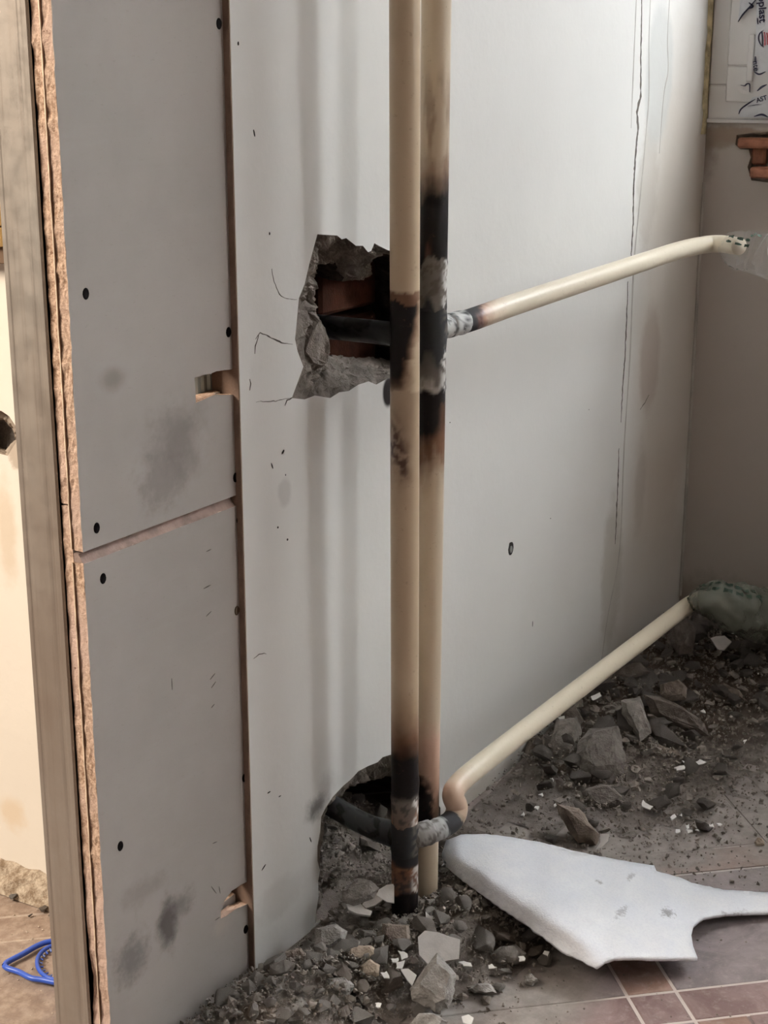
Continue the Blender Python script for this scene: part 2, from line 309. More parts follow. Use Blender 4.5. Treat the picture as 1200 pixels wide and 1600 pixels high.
def crater(pairs, f, mat_lip, mat_deep, depth_end, parent, name, push, sub=4, grow=1.0, amp=0.006, rings=6, seed=0.0):
    """broken edge from an outline on the wall to an inner outline, then a deep cavity. f(x, y, d) -> point at depth d"""
    n = len(pairs); L0, L1 = [], []
    for i in range(n):
        (a, b) = pairs[i]; (c, d) = pairs[(i + 1) % n]
        for k in range(sub):
            s = k / sub
            L0.append(f(a[0] + (c[0] - a[0]) * s, a[1] + (c[1] - a[1]) * s, 0.0))
            L1.append(f(b[0] + (d[0] - b[0]) * s, b[1] + (d[1] - b[1]) * s, b[2] + (d[2] - b[2]) * s))
    N = len(L0); V = []; Fc = []
    for j in range(rings + 1):
        t = j / rings
        for i in range(N):
            p = L0[i].lerp(L1[i], t)
            if 0 < j:
                q = fbm(p * 55 + Vector((seed, 0, 0))) * amp * (1 if j < rings else 0.5) + fbm(p * 160) * amp * 0.5 + fbm(p * 420, 3) * amp * .22
                p = p + push * q + Vector((fbm(p * 70 + Vector((9, 0, 0))), fbm(p * 70 + Vector((0, 9, 0))), fbm(p * 70 + Vector((0, 0, 9))))) * amp * 0.3
                if (p - L0[i]).dot(push) < 0.0008: p = p + push * (0.0008 - (p - L0[i]).dot(push))
            V.append(p)
    for j in range(rings):
        for i in range(N):
            k = (i + 1) % N; Fc.append((j * N + i, j * N + k, (j + 1) * N + k, (j + 1) * N + i))
    lip = obj(name, V, Fc, mat_lip, parent)
    if depth_end:
        c = sum((V[rings * N + i] for i in range(N)), Vector()) / N; W = [V[rings * N + i].copy() for i in range(N)]; FF = []
        R2 = 5
        for j in range(1, R2 + 1):
            for i in range(N):
                p = V[rings * N + i]; e = (p - c); e = e - push * e.dot(push)
                q = p + push * (depth_end - (p - L0[0]).dot(push)) * (j / R2) + e * (grow - 1) * math.sin(j / R2 * 2.2)
                W.append(q + Vector((fbm(q * 40), fbm(q * 40 + Vector((5, 5, 5))), fbm(q * 40 + Vector((8, 1, 3))))) * 0.006)
        for j in range(R2):
            for i in range(N):
                k = (i + 1) % N; FF.append((j * N + i, j * N + k, (j + 1) * N + k, (j + 1) * N + i))
        W.append(c + push * (depth_end - (c - L0[0]).dot(push))); m = len(W) - 1
        for i in range(N): FF.append((R2 * N + i, R2 * N + (i + 1) % N, m))
        obj('cavity', W, FF, mat_deep, parent)
    return lip
def loop2(pairs, f, sub, axes):
    out = []; n = len(pairs)
    for i in range(n):
        a = pairs[i][0]; c = pairs[(i + 1) % n][0]
        for k in range(sub):
            s = k / sub; p = f(a[0] + (c[0] - a[0]) * s, a[1] + (c[1] - a[1]) * s, 0.0); out.append((p[axes[0]], max(p[axes[1]], 0.004)))
    return out
fY = lambda x, y, d: (lambda p: Vector((p.x, p.y, max(p.z, 0.004))))(PY(x, y, d))
wb = poly_plane([(XL, 0), (XR, 0), (XR, HT), (XL, HT)], [loop2(h1, fY, 6, (0, 2)), loop2(h2, fY, 4, (0, 2))],
                lambda a, b: Vector((a, 0, b)), m_wall, 'wall_back', smooth=False)
tag(wb, kind='structure')
crater(h1, fY, m_mortar, m_cavity, 0.17, wb, 'broken_edge', Vector((0, 1, 0)), 6, 1.25, 0.010, 9)
crater(h2, fY, m_mortar, m_cavity, 0.20, wb, 'broken_edge', Vector((0, 1, 0)), 4, 1.10, 0.006, 5, 3.0)
# bricks glimpsed inside the upper hole
for i, (x0, x1, y0, y1, z0, z1, m) in enumerate([(1.355, 1.43, .10, .165, .715, .775, m_cavity), (1.355, 1.425, .10, .165, .635, .705, m_cavity), (1.44, 1.56, .085, .165, .688, .765, m_brickd), (1.44, 1.56, .085, .165, .612, .68, m_brickd)]):
    obj('brick', *box(x0, x1, y0, y1, z0, z1, .004), m, wb)

# right wall with the window opening and a broken patch with bricks
ZS, YW0, YW1, ZT = PX(1150, 190, XR).z, -0.008, -1.50, 2.25
fX = lambda x, y, d: PX(x, y, XR + d)
m_ridge2 = simple('crumbling_plaster', (0.24, 0.19, 0.15), 0.9, 0, 0.3, 60, 0.5)
h3 = [((1151, 211), (1154, 214, .02)), ((1149, 226), (1153, 226, .02)), ((1156, 233), (1158, 230, .02)), ((1170, 234), (1174, 232, .02)), ((1173, 246), (1177, 246, .02)), ((1168, 261), (1173, 262, .02)), ((1174, 282), (1178, 278, .02)), ((1240, 290), (1240, 284, .02)), ((1262, 240), (1255, 240, .02)), ((1240, 204), (1236, 210, .02)), ((1185, 206), (1185, 212, .02))]
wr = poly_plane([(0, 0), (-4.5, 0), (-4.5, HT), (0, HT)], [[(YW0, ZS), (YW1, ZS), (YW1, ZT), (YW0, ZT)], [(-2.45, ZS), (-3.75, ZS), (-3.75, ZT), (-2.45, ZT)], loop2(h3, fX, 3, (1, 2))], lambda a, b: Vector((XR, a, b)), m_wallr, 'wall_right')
tag(wr, kind='structure')
crater([(a_, (b_[0], b_[1], .008)) for a_, b_ in h3], fX, m_ridge2, m_ridge2, 0.016, wr, 'broken_edge', Vector((1, 0, 0)), 3, 1.0, 0.004, 3)
def brick_px(x0, y0, x1, y1, xf, xb, m=m_brick):
    a = PX(x0, y0, xf); b = PX(x1, y1, xf); return obj('brick', *box(xf, xb, min(a.y, b.y), max(a.y, b.y), min(a.z, b.z), max(a.z, b.z), .003), m, wr)
brick_px(1152, 215, 1215, 233, XR - .016, XR + .03); brick_px(1175, 230, 1195, 258, XR + .004, XR + .03); brick_px(1200, 232, 1250, 256, XR + .012, XR + .03); brick_px(1171, 261, 1250, 281, XR - .024, XR + .03)
# sunlit end of the masonry, seen past the partition
h4 = [((-20, 640), (-14, 655, .02)), ((2, 642), (4, 655, .02)), ((14, 650), (13, 660, .02)), ((26, 668), (20, 674, .02)), ((30, 684), (24, 686, .02)), ((22, 696), (18, 694, .02)), ((12, 712), (10, 704, .02)), ((-4, 708), (-2, 700, .02)), ((-24, 690), (-18, 688, .02))]
fL = lambda x, y, d: PX(x, y, XL + d)
wl = poly_plane([(0, 0), (2.0, 0), (2.0, HT), (0, HT)], [loop2(h4, fL, 3, (1, 2))], lambda a, b: Vector((XL, a, b)), m_walll, 'wall_left'); tag(wl, kind='structure')
m_edge_shade = simple('brown_edge_shade', (0.20, 0.135, 0.10), 0.9, 0, 0.15, 30, 0.3)
obj('edge_shade_band', *box(XL - .0012, XL + .0005, 0.0008, 0.078, 0.001, HT - .001), m_edge_shade, wl)  # brown band paints the shade on the wall end beside the boards
crater(h4, fL, m_stone_t, m_mortar, 0.024, wl, 'broken_edge', Vector((1, 0, 0)), 3, 1.0, 0.006, 4)
# rough render bead at the foot of that wall
V, Fc = [], []; n = 60
for i in range(n + 1):
    y = 0.10 + i * 0.02
    for k, (dx, z) in enumerate([(0, .035), (-.006, .026), (-.012, .012), (-.022, 0.0)]):
        q = fbm((y * 40, z * 60, 0)) * 0.006; V.append((XL + dx - abs(q) - (0.0 if k else -.004), y, max(0, z + q * (k < 3) * (1.5 if k == 0 else .6))))
for i in range(n):
    for k in range(3): a = i * 4 + k; Fc.append((a, a + 1, a + 5, a + 4))
t = NT('dirty_render_bead', 0.95, 0, 0.1); t.color(t.mix(t.ramp(t.noise(70, 6, 0.75), 0.35, 0.65), (0.24, 0.17, 0.11), (0.60, 0.50, 0.38))); t.bump(t.noise(160, 5, 0.7), 0.9, 0.004)
tag(obj('baseboard_left', V, Fc, t.m), kind='structure')
# floor, ceiling and the unseen walls
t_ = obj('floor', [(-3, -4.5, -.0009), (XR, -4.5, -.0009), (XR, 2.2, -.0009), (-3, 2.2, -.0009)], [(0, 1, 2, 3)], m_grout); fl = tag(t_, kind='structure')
tag(obj('ceiling', [(-3, -4.5, HT), (XR, -4.5, HT), (XR, 2.2, HT), (-3, 2.2, HT)], [(3, 2, 1, 0)], m_ceil), kind='structure')
tag(obj('wall_front', [(-3, -4.5, 0), (XR, -4.5, 0), (XR, -4.5, HT), (-3, -4.5, HT)], [(3, 2, 1, 0)], m_plain), kind='structure')

# floor tiles laid diagonally
ta = R(42.7); TA = Vector((math.cos(ta), math.sin(ta), 0)); TB = Vector((math.sin(ta), -math.cos(ta), 0)); O2 = Vector((0, 0, 0))
rnd = random.Random(4)
def lines(a0, lo, hi):
    out = []; k = math.floor((lo - a0) / .29) - 1
    while a0 + k * .29 < hi: out += [a0 + k * .29, a0 + k * .29 + .055]; k += 1
    return out
SL, TL = lines(.695, -.1, 2.2), lines(1.186, -0.3, 2.6); cnt = 0
def add_tile(s0, s1, u0, u1):
    global cnt
    g = .0020; P4 = [O2 + TA * s + TB * u for s, u in ((s0 + g, u0 + g), (s1 - g, u0 + g), (s1 - g, u1 - g), (s0 + g, u1 - g))]
    c = sum(P4, Vector()) / 4
    if c.x > XR - .02 or (c.x > XL and c.y > -.01) or c.x < .3: return
    if any(p.x > XR for p in P4) or any(p.x > XL - .002 and p.y > -.002 for p in P4): return
    pj = [proj(p) for p in P4]
    if max(q[0] for q in pj) < -60 or min(q[0] for q in pj) > 1560 or min(q[1] for q in pj) > 1800 or max(q[1] for q in pj) < 900: return
    if c.x < .9 and c.y > 0.25 and False: return
    h = rnd.uniform(-.0003, .0003); e = .0012
    inn = [c + (p - c) * (1 - e * 2 / max((p - c).length, .01)) for p in P4]
    V = [p + Vector((0, 0, -.004)) for p in P4] + [p + Vector((0, 0, -.0006 + h)) for p in P4] + [p + Vector((0, 0, h)) for p in inn]
    Fc = [(8, 9, 10, 11)] + [(i, (i + 1) % 4, 4 + (i + 1) % 4, 4 + i) for i in range(4)] + [(4 + i, 4 + (i + 1) % 4, 8 + (i + 1) % 4, 8 + i) for i in range(4)]
    big = (s1 - s0) > .1 and (u1 - u0) > .1
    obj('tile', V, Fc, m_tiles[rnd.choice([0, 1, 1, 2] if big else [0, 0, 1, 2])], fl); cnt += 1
for i in range(len(SL) - 1):
    for j in range(len(TL) - 1):
        s0, s1, u0, u1 = SL[i], SL[i + 1], TL[j], TL[j + 1]
        ns = 2 if (s1 - s0) > .1 and (i + j) % 4 == 2 else 1
        if s1 - s0 > .1 and u1 - u0 > .1 and abs(s1 - .695) < .01:       # a course of small squares
            k = 4
            for a in range(k):
                for b in range(k): add_tile(s0 + (s1 - s0) * a / k, s0 + (s1 - s0) * (a + 1) / k, u0 + (u1 - u0) * b / k, u0 + (u1 - u0) * (b + 1) / k)
        else: add_tile(s0, s1, u0, u1)

# ------------------------------------------------------------------ window, mounting foam and printed film
m_pvc = simple('white_window_plastic', (0.68, 0.66, 0.64), 0.35, 0, 0.03, 6, 0, 0.5)
m_film = simple('grey_white_film', (0.60, 0.61, 0.63), 0.3, 0, 0.06, 30, 0.3, 0.5)
m_ink = simple('navy_print', (0.018, 0.018, 0.05), 0.5); m_red = simple('red_print', (0.40, 0.08, 0.10), 0.5)
t = NT('window_glass', 0.0); t.b.inputs['Transmission Weight'].default_value = 1; t.b.inputs['IOR'].default_value = 1.0; t.color((1, 1, 1)); m_glass = t.m
m_foamY = simple('yellow_mounting_foam', (0.50, 0.43, 0.26), 0.9, 0, 0.4, 40, 0.6)
win = thing('window_1', None, None, (XR, -0.75, ZS), kind='structure')
yA = PX(1111, 100, XR).y; FB = 0.075
def frame(y0, y1, z0, z1, wd, x0, x1, name):
    return obj(name, *merge(box(x0, x1, y0, y1, z0, z0 + wd, .002), box(x0, x1, y0, y1, z1 - wd, z1, .002), box(x0, x1, y0, y0 + wd, z0 + wd, z1 - wd, .002), box(x0, x1, y1 - wd, y1, z0 + wd, z1 - wd, .002)), m_pvc, win)
y0f = YW1 + .01; y1f = yA
frame(y0f, y1f, ZS + .001, ZT, .055, XR - .004, XR + .06, 'window_frame')
y2f = PX(1140, 100, XR).y
frame(y0f + .04, y2f, ZS + .030, ZT - .03, .055, XR - .012, XR + .05, 'window_sash')
obj('glazing_bead', *merge(box(XR - .016, XR, y2f - .068, y2f - .055, ZS + .08, ZT - .09, .002)), m_pvc, win)
yl = PX(1176, 60, XR - .017).y; za, zb = PX(1172, 128, XR - .017).z, PX(1176, 54, XR - .017).z
obj('corner_joint_cap', *box(XR - .0185, XR - .012, yl - .003, yl + .006, za, zb, .001), m_pvc, win)
obj('glass', *box(XR + .02, XR + .024, y0f + .09, y2f - .05, ZS + .08, ZT - .08), m_glass, win)
win2 = tag(obj('window_2', *merge(box(XR - .004, XR + .06, -3.74, -2.46, ZS + .001, ZS + .06), box(XR - .004, XR + .06, -3.74, -2.46, ZT - .06, ZT - .001), box(XR - .004, XR + .06, -3.74, -3.68, ZS + .06, ZT - .06), box(XR - .004, XR + .06, -2.52, -2.46, ZS + .06, ZT - .06)), m_pvc), kind='structure')
obj('glass', *box(XR + .02, XR + .024, -3.68, -2.52, ZS + .06, ZT - .06), m_glass, win2)
obj('sill_lip', *box(XR - .010, XR + .02, y0f, yA + .001, ZS - .002, ZS + .004, .001), m_pvc, win)
V, Fc = [], []; n = 90
for i in range(n + 1):
    z = ZS - .02 + (ZT - ZS + .02) * i / n; q = fbm((z * 22, 1, 0)) * .004
    for k, y in enumerate((-.0006, -.0035, (yA - .002) * .55, yA + .001)):
        V.append((XR - (.024 + q * 2, .012, .008, .001)[k] + fbm((z * 60, k * 3, 0)) * .003, min(-.0005, y + (q if k == 2 else 0)), z))
for i in range(n):
    for k in range(3): a = i * 4 + k; Fc.append((a, a + 4, a + 5, a + 1))
obj('mounting_foam', V, Fc, m_foamY, win)
# protective film: crumpled strips stuck on the sash, printed
xf = XR - .0195
def film(px, name='film_strip', dx=0.0, m=m_film):
    c = [PX(x, y, xf + dx) for x, y in px]; ctr = sum(c, Vector()) / len(c)
    V = [p + Vector((fbm(p * 60) * .0008, 0, 0)) for p in c] + [ctr + Vector((-.0015, 0, 0))]; n = len(c)
    V += [p + Vector((.0012, 0, 0)) for p in V[:n]]
    return obj(name, V, [(i, (i + 1) % n, n) for i in range(n)] + [(i, (i + 1) % n, n + 1 + (i + 1) % n, n + 1 + i) for i in range(n)], m, win)
film([(1183, -90), (1182, 0), (1181, 55), (1178, 100), (1178, 112), (1190, 113), (1240, 108), (1240, -90)])
film([(1156, -90), (1156, 10), (1153, 34), (1160, 26), (1182, 2), (1182, -90)])
film([(1154, 178), (1153, 172), (1170, 160), (1176, 152), (1190, 150), (1240, 146), (1240, 185), (1156, 183)])
film([(1152, 132), (1170, 131), (1173, 146), (1160, 147), (1153, 143)], m=m_pvc)
def text(s, px, py, h, ang, mat, parent, plane='X', X=0.0, name='print'):
    """flat printed lettering on the film; h in metres, ang turns it in the plane of the wall"""
    cu = bpy.data.curves.new(name, 'FONT'); cu.body = s; cu.size = h; cu.extrude = 0.0002; cu.align_x = 'CENTER'; cu.align_y = 'CENTER'; cu.offset = h * 0.02
    o = bpy.data.objects.new(name, cu); COL.objects.link(o); bpy.context.view_layer.update()
    me = bpy.data.meshes.new_from_object(o); bpy.data.objects.remove(o); bpy.data.curves.remove(cu)
    p = PX(px, py, X); M = Matrix(((0, 0, -1), (-1, 0, 0), (0, 1, 0))) @ Matrix.Rotation(R(ang), 3, 'Z')
    V = [p + M @ v.co for v in me.vertices]; F_ = [tuple(q.vertices) for q in me.polygons]; bpy.data.meshes.remove(me)
    return obj(name, V, F_, mat, parent)
xt = xf - .0022
text('oplast', 1191, 14, .0165, -84, m_ink, win, X=xt, name='print')
text('nte', 1181, 103, .012, -80, m_ink, win, X=xt, name='print')
text('AST', 1190, 155, .010, 18, m_ink, win, X=xt, name='print')
def ribbon(pts, w, mat, parent, name='print', X=None, Y=None, lift=0.0, taper=True, ns=0.0):
    """thin flat mark on a wall plane through pixel points; w in metres"""
    P = [PX(x, y, X) if X is not None else PY(x, y, Y) for x, y in pts]; nrm = Vector((-1, 0, 0)) if X is not None else Vector((0, -1, 0))
    if name == 'crack':
        Q = []
        for a_, b_ in zip(P, P[1:]):
            k_ = max(2, int((b_ - a_).length / .004))
            Q += [a_.lerp(b_, i_ / k_) + Vector((fbm(a_.lerp(b_, i_ / k_) * 120) * .0016, 0, fbm(a_.lerp(b_, i_ / k_) * 120 + Vector((5, 5, 5))) * .0012)) for i_ in range(k_)]
        P = Q + [P[-1]]
    P = P if name == 'crack' else smooth_path(P, 5) if len(P) > 2 else [P[0].lerp(P[-1], k / 6) for k in range(7)]
    V, Fc = [], []; n = len(P)
    for i, p in enumerate(P):
        T = (P[min(i + 1, n - 1)] - P[max(i - 1, 0)]).normalized(); s = T.cross(nrm)
        k = w * (1 if not taper else (0.25 + 0.75 * math.sin(math.pi * min(.97, max(.03, i / (n - 1)))))) * (1 + ns * fbm(p * 150))
        k = abs(k); V += [p + s * k / 2 + nrm * lift, p - s * k / 2 + nrm * lift]
    m = len(V); V += [q - nrm * (lift + .002) for q in V]
    for i in range(n - 1):
        a = 2 * i; Fc += [(a, a + 2, a + 3, a + 1), (a, a + m, a + 2 + m, a + 2), (a + 1, a + 3, a + 3 + m, a + 1 + m)]
    return obj(name, V, Fc, mat, parent)
xi = xt
for pts, wd in [([(1153, 34), (1160, 23), (1170, 12), (1182, -2)], .002), ([(1154, 178), (1158, 170), (1170, 161), (1180, 155)], .002), ([(1168, 166), (1180, 164), (1190, 163)], .001),
                ([(1157, 133), (1163, 134), (1167, 131), (1171, 132), (1171, 144)], .0018), ([(1178, 112), (1186, 116), (1196, 112)], .0025), ([(1183, 142), (1190, 136), (1198, 132)], .003),
                ([(1170, 4), (1176, 10), (1168, 14)], .003), ([(1178, 182), (1190, 179), (1200, 183)], .003), ([(1183, 28), (1184, 38)], .0014), ([(1180, 88), (1180, 98)], .0016)]:
    ribbon(pts, wd, m_ink, win, X=xi, lift=.0003)
cx_, cy_ = 1195, 60
ribbon([(1193, 47), (1187, 52), (1185, 60), (1188, 69), (1193, 74)], .0016, m_ink, win, X=xi, lift=.0003)
for k, xx in enumerate((1190, 1194, 1198)):
    ribbon([(xx, 49 + k), (xx + 1, 60), (xx + 1, 72 - k)], .0016, m_red if k else m_ink, win, X=xi, lift=.0003, taper=False)

# ------------------------------------------------------------------ marks, cracks and ridges on the walls
m_crack = simple('crack_shadow_grit', (0.10, 0.088, 0.075), 0.95); m_ridge = simple('plaster_ridge', (0.44, 0.42, 0.38), 0.8)
for pts, wd in [([(1003, -20), (1002, 40), (1001, 90), (1001, 150), (995, 175), (997, 200), (993, 240), (990, 290), (989, 350), (986, 400), (983, 430)], .0050),
                ([(981, 440), (979, 500), (976, 560), (973, 600), (970, 660)], .0032), ([(967, 700), (965, 760), (963, 810), (961, 850)], .0028),
                ([(424, 420), (428, 440), (436, 460), (448, 468), (464, 468)], .0007), ([(398, 530), (406, 520), (420, 526), (440, 536), (457, 538)], .0012),
                ([(398, 553), (399, 540), (404, 522)], .0010), ([(400, 628), (430, 626), (456, 621)], .0007), ([(445, 634), (448, 625), (457, 621)], .0012),
                ([(389, 592), (392, 600), (390, 610)], .0012), ([(1000, 640), (1008, 628), (1014, 617)], .0012), ([(396, 1028), (405, 1022), (416, 1022)], .0008)]:
    ribbon(pts, wd, m_crack, wb, 'crack', Y=0.0, lift=.0004, ns=0.8)
for pts, wd in [([(1017, -20), (1014, 60), (1014, 145), (1010, 200), (1005, 260), (998, 330), (990, 420), (984, 560), (975, 700), (968, 860), (950, 960), (940, 1030)], .004),
                ([(1047, -20), (1043, 60), (1044, 110), (1037, 150), (1030, 240)], .0025), ([(995, -20), (990, 100), (986, 200)], .003)]:
    ribbon(pts, wd, m_ridge, wb, 'plaster_ridge', Y=0.0, lift=.0003, taper=True, ns=0.6)
for pts, wd in [([(1103, 285), (1100, 340), (1096, 400), (1090, 470), (1085, 560), (1078, 680), (1072, 780), (1067, 880), (1064, 930)], .005)]:
    P_ = smooth_path([Vector((XR - .002, -.002, PX(x, y, XR).z)) for x, y in pts], 6)
    v_, f_, _, _ = sweep(P_, lambda t, i: .0028 + .0008 * fbm((i * .7, 0, 0)), 8); tag(obj('trim_1', v_, f_, m_ridge), kind='structure')
# wall plug holes and chips
m_hole = simple('dark_hole', (0.02, 0.017, 0.015), 0.9)
def pock(px, py, a, b, Y=0.0, m=m_hole, parent=wb, name='nick', ang=0.0):
    if name == 'nick': a, b = a * .7, b * .7
    p = PY(px, py, Y); V = []; n = 12
    for k in range(n):
        th = 2 * math.pi * k / n; q = 1 + .2 * fbm((k * .9, px, py)); u, v = math.cos(th) * a * q, math.sin(th) * b * q
        V.append(p + Vector((u * math.cos(ang) - v * math.sin(ang), -.0004, u * math.sin(ang) + v * math.cos(ang))))
    V.append(p + Vector((0, -.0004, 0))); V += [q + Vector((0, .002, 0)) for q in V[:n]]
    return obj(name, V, [((k + 1) % n, k, n) for k in range(n)] + [(k, (k + 1) % n, n + 1 + (k + 1) % n, n + 1 + k) for k in range(n)], m, parent)
pock(798, 857, .0075, .0095, name='plug_hole'); pock(798, 858, .0035, .005, m=simple('grey_wall_plug', (0.2, 0.2, 0.19)), name='wall_plug').location.y -= .0006
for px, py, a, b, g in [(397, 208, .0012, .005, .3), (421, 365, .0012, .002, 0), (442, 706, .004, .0018, .7), (425, 728, .001, .005, .4), (446, 742, .0008, .0014, 0), (434, 824, .0016, .0016, 0), (449, 843, .0018, .0018, 0), (703, 660, .001, .001, 0),
                        (655, 1150, .001, .001, 0), (420, 1238, .004, .001, 0), (437, 1244, .003, .0008, 0), (372, 68, .0015, .0025, 0), (485, 1312, .001, .006, .4), (412, 1355, .006, .001, .5), (860, 810, .0008, .0012, 0), (920, 640, .001, .0008, 0), (832, 975, .0008, .006, 0), (1101, 289, .004, .0025, 0)]:
    pock(px, py, a, b, ang=g)

# ------------------------------------------------------------------ partition: steel studs and two layers of gypsum board
YB, TBK = 0.0075, 0.0118
def rough_line(pts, amp, step=.012, seed=0):
    out = []
    for i in range(len(pts) - 1):
        a, b = Vector(pts[i]), Vector(pts[i + 1]); n = max(1, int((b - a).length / step))
        for k in range(n):
            p = a.lerp(b, k / n)
            if k: p = p + Vector((fbm((p.x * 90 + seed, p.y * 90, 1)), fbm((p.x * 90, p.y * 90 + seed, 7)))) * amp
            out.append((p.x, p.y))
    return out
def board(name, label, edges, y0, y1, top_bev=0.0, group=None, mats=None):
    """edges: [(point, roughness)] clockwise loop in x-z; each side runs from its point to the next"""
    loc = Vector((edges[0][0][0], y0, 0)); th = thing(name, label, 'board', loc, group)
    loop = []
    for i, (p, a) in enumerate(edges): loop += rough_line([p, edges[(i + 1) % len(edges)][0]], a, .008, i)
    n = len(loop); e = .0006
    tri = geometry.tessellate_polygon([[Vector((x, z, 0)) for x, z in loop]])
    F0 = [tuple(q) for q in tri]
    V = [Vector((x, y0, z)) for x, z in loop]
    paper = obj('paper_face', V + [v + Vector((0, e, 0)) for v in V], F0 + [(i, (i + 1) % n, n + (i + 1) % n, n + i) for i in range(n)], mats[0], th)
    # core: several rings through the thickness, crumbling
    rings = 5; W = []; FF = []
    for j in range(rings):
        y = y0 + e + (y1 - y0 - e) * j / (rings - 1)
        for i, (x, z) in enumerate(loop):
            q = Vector((x, y, z)); a = .0009
            W.append(q + Vector((fbm(q * 240) * a + (0.0003 if 0 < j < rings - 1 else 0), 0, fbm(q * 240 + Vector((4, 4, 4))) * a)))
    for j in range(rings - 1):
        for i in range(n): k = (i + 1) % n; FF.append((j * n + i, j * n + k, (j + 1) * n + k, (j + 1) * n + i))
    FF += [tuple(q) for q in tri] + [tuple(i + (rings - 1) * n for i in q) for q in tri]
    obj('gypsum_core', W, FF, mats[1], th); return th
def bp(x, y, Y=YB): p = PY(x, y, Y); return (p.x, p.z)
zj = 0.548
xe = bp(92, 200)[0]
U = [((xe, HT), .0015), ((xe, zj + .002), 0), ((bp(380, 775)[0] - .001, zj + .002), .0004), (bp(372, 618), .002), (bp(338, 616), .003), (bp(306, 630), .0012), (bp(304, 590), .002), (bp(371, 574), .0006), ((bp(358, 60)[0], HT), .0002)]
U[0], U[1] = ((xe, HT), .0012), ((xe, zj + .002), .0)
ub = board('gypsum_board', 'grey upper gypsum board with a cut notch at its right edge', [U[0], U[1], U[2], U[3], U[4], U[5], U[6], U[7], U[8]], YB, YB + TBK, mats=(m_board, m_core))
L_ = [((xe, zj - .009), .0012), ((xe, 0.001), 0), ((bp(399, 1500)[0], 0.001), .0), (bp(399, 1407), .001), (bp(370, 1420), .002), (bp(345, 1436), .0015), (bp(346, 1414), .001), (bp(362, 1392), .001), (bp(392, 1374), .0), ((bp(384, 790)[0], zj - .009), .0)]
lb = board('gypsum_board', 'grey lower gypsum board smudged with soot, with a torn corner notch', L_, YB, YB + TBK, mats=(m_board, m_core))
# chamfered top edge of the lower board
V = [(xe, YB, zj - .009), (1.172, YB, zj - .009), (1.172, YB + .006, zj - .001), (xe, YB + .006, zj - .001), (xe, YB + TBK, zj - .001), (1.172, YB + TBK, zj - .001), (xe, YB + TBK, zj - .009), (1.172, YB + TBK, zj - .009)]
V2 = []; F2 = []; n = 60
m_chamf = simple('cut_board_edge', (0.25, 0.18, 0.15), 0.9, 0, 0.2, 60, 0.4)
for i in range(n + 1):
    x = xe + (1.170 - xe) * i / n; q = fbm((x * 60, 0, 0)) * .0014
    V2 += [(x, YB, zj - .0091 + q * .4), (x, YB + .0015, zj - .0080 + q), (x, YB + .0065, zj - .001), (x, YB + TBK, zj - .001), (x, YB + TBK, zj - .0091)]
for i in range(n):
    for k in range(4): a = i * 5 + k; F2.append((a, a + 5, a + 6, a + 1))
F2 += [(0, 1, 2, 3, 4), tuple(n * 5 + k for k in (4, 3, 2, 1, 0))]
obj('chamfered_edge', V2, F2, m_chamf, lb)
# facing papers of the two layers show as a dark and a pale line down the bare edge
for y_, c_, nm_ in ((YB + TBK - .0002, (0.13, 0.07, 0.04), 'dark_paper_edge'), (YB + TBK + .0009, (0.80, 0.64, 0.47), 'pale_paper_edge')):
  for z0_, z1_p, par_ in ((.002, zj - .010, lb), (zj + .003, HT - .002, ub)):
    V2, F2 = [], []
    for i in range(161):
        z = z0_ + (z1_p - z0_) * i / 160; q = fbm((z * 30, y_ * 100, 0)) * .0005; V2 += [(xe - .0011 - abs(q), y_ + q, z), (xe - .0011 - abs(q), y_ + q + .0009, z), (xe + .003, y_ + .0009, z), (xe + .003, y_, z)]
    for i in range(160):
        for k in range(4): a = i * 4; F2.append((a + k, a + (k + 1) % 4, a + 4 + (k + 1) % 4, a + 4 + k))
    obj('facing_paper', V2, F2, simple(nm_, c_, 0.9, 0, 0.3, 60), par_)
# inner layer
yi0, yi1 = YB + TBK + .0018, YB + 2 * TBK + .0016
zi = PX(118, 788, .958).z; xi0 = xe + .0022
bi = bp(306, 620, yi0); notch_z0, notch_z1 = bp(320, 626, YB)[1] + .0, bp(304, 588, YB)[1] + .01
xr1 = 1.168
board('gypsum_board', 'inner upper gypsum board behind the face layer, only its crumbly edge showing', [((xi0, HT), .0015), ((xi0, zi + .001), 0), ((xr1, zi + .001), 0), ((xr1, notch_z0), .001), ((bp(306, 628)[0] - .004, notch_z0), 0), ((bp(306, 628)[0] - .004, notch_z1), 0), ((xr1, notch_z1), 0), ((xr1, HT), 0)], yi0, yi1, mats=(m_board, m_core))
nz0, nz1 = bp(345, 1430)[1], bp(362, 1385)[1] + .02
board('gypsum_board', 'inner lower gypsum board with a gouged pinkish edge beside the stud', [((xi0, zi - .001), .001), ((xi0 + .0, .16), .003), ((xi0 + .004, .10), .002), ((xi0, .06), .001), ((xi0, .001), 0), ((xr1, .001), 0), ((xr1, nz0), 0), ((bp(345, 1430)[0], nz0), 0), ((bp(345, 1430)[0], nz1), 0), ((xr1, nz1), 0), ((xr1, zi - .001), 0)], yi0, yi1, mats=(m_board, m_core))
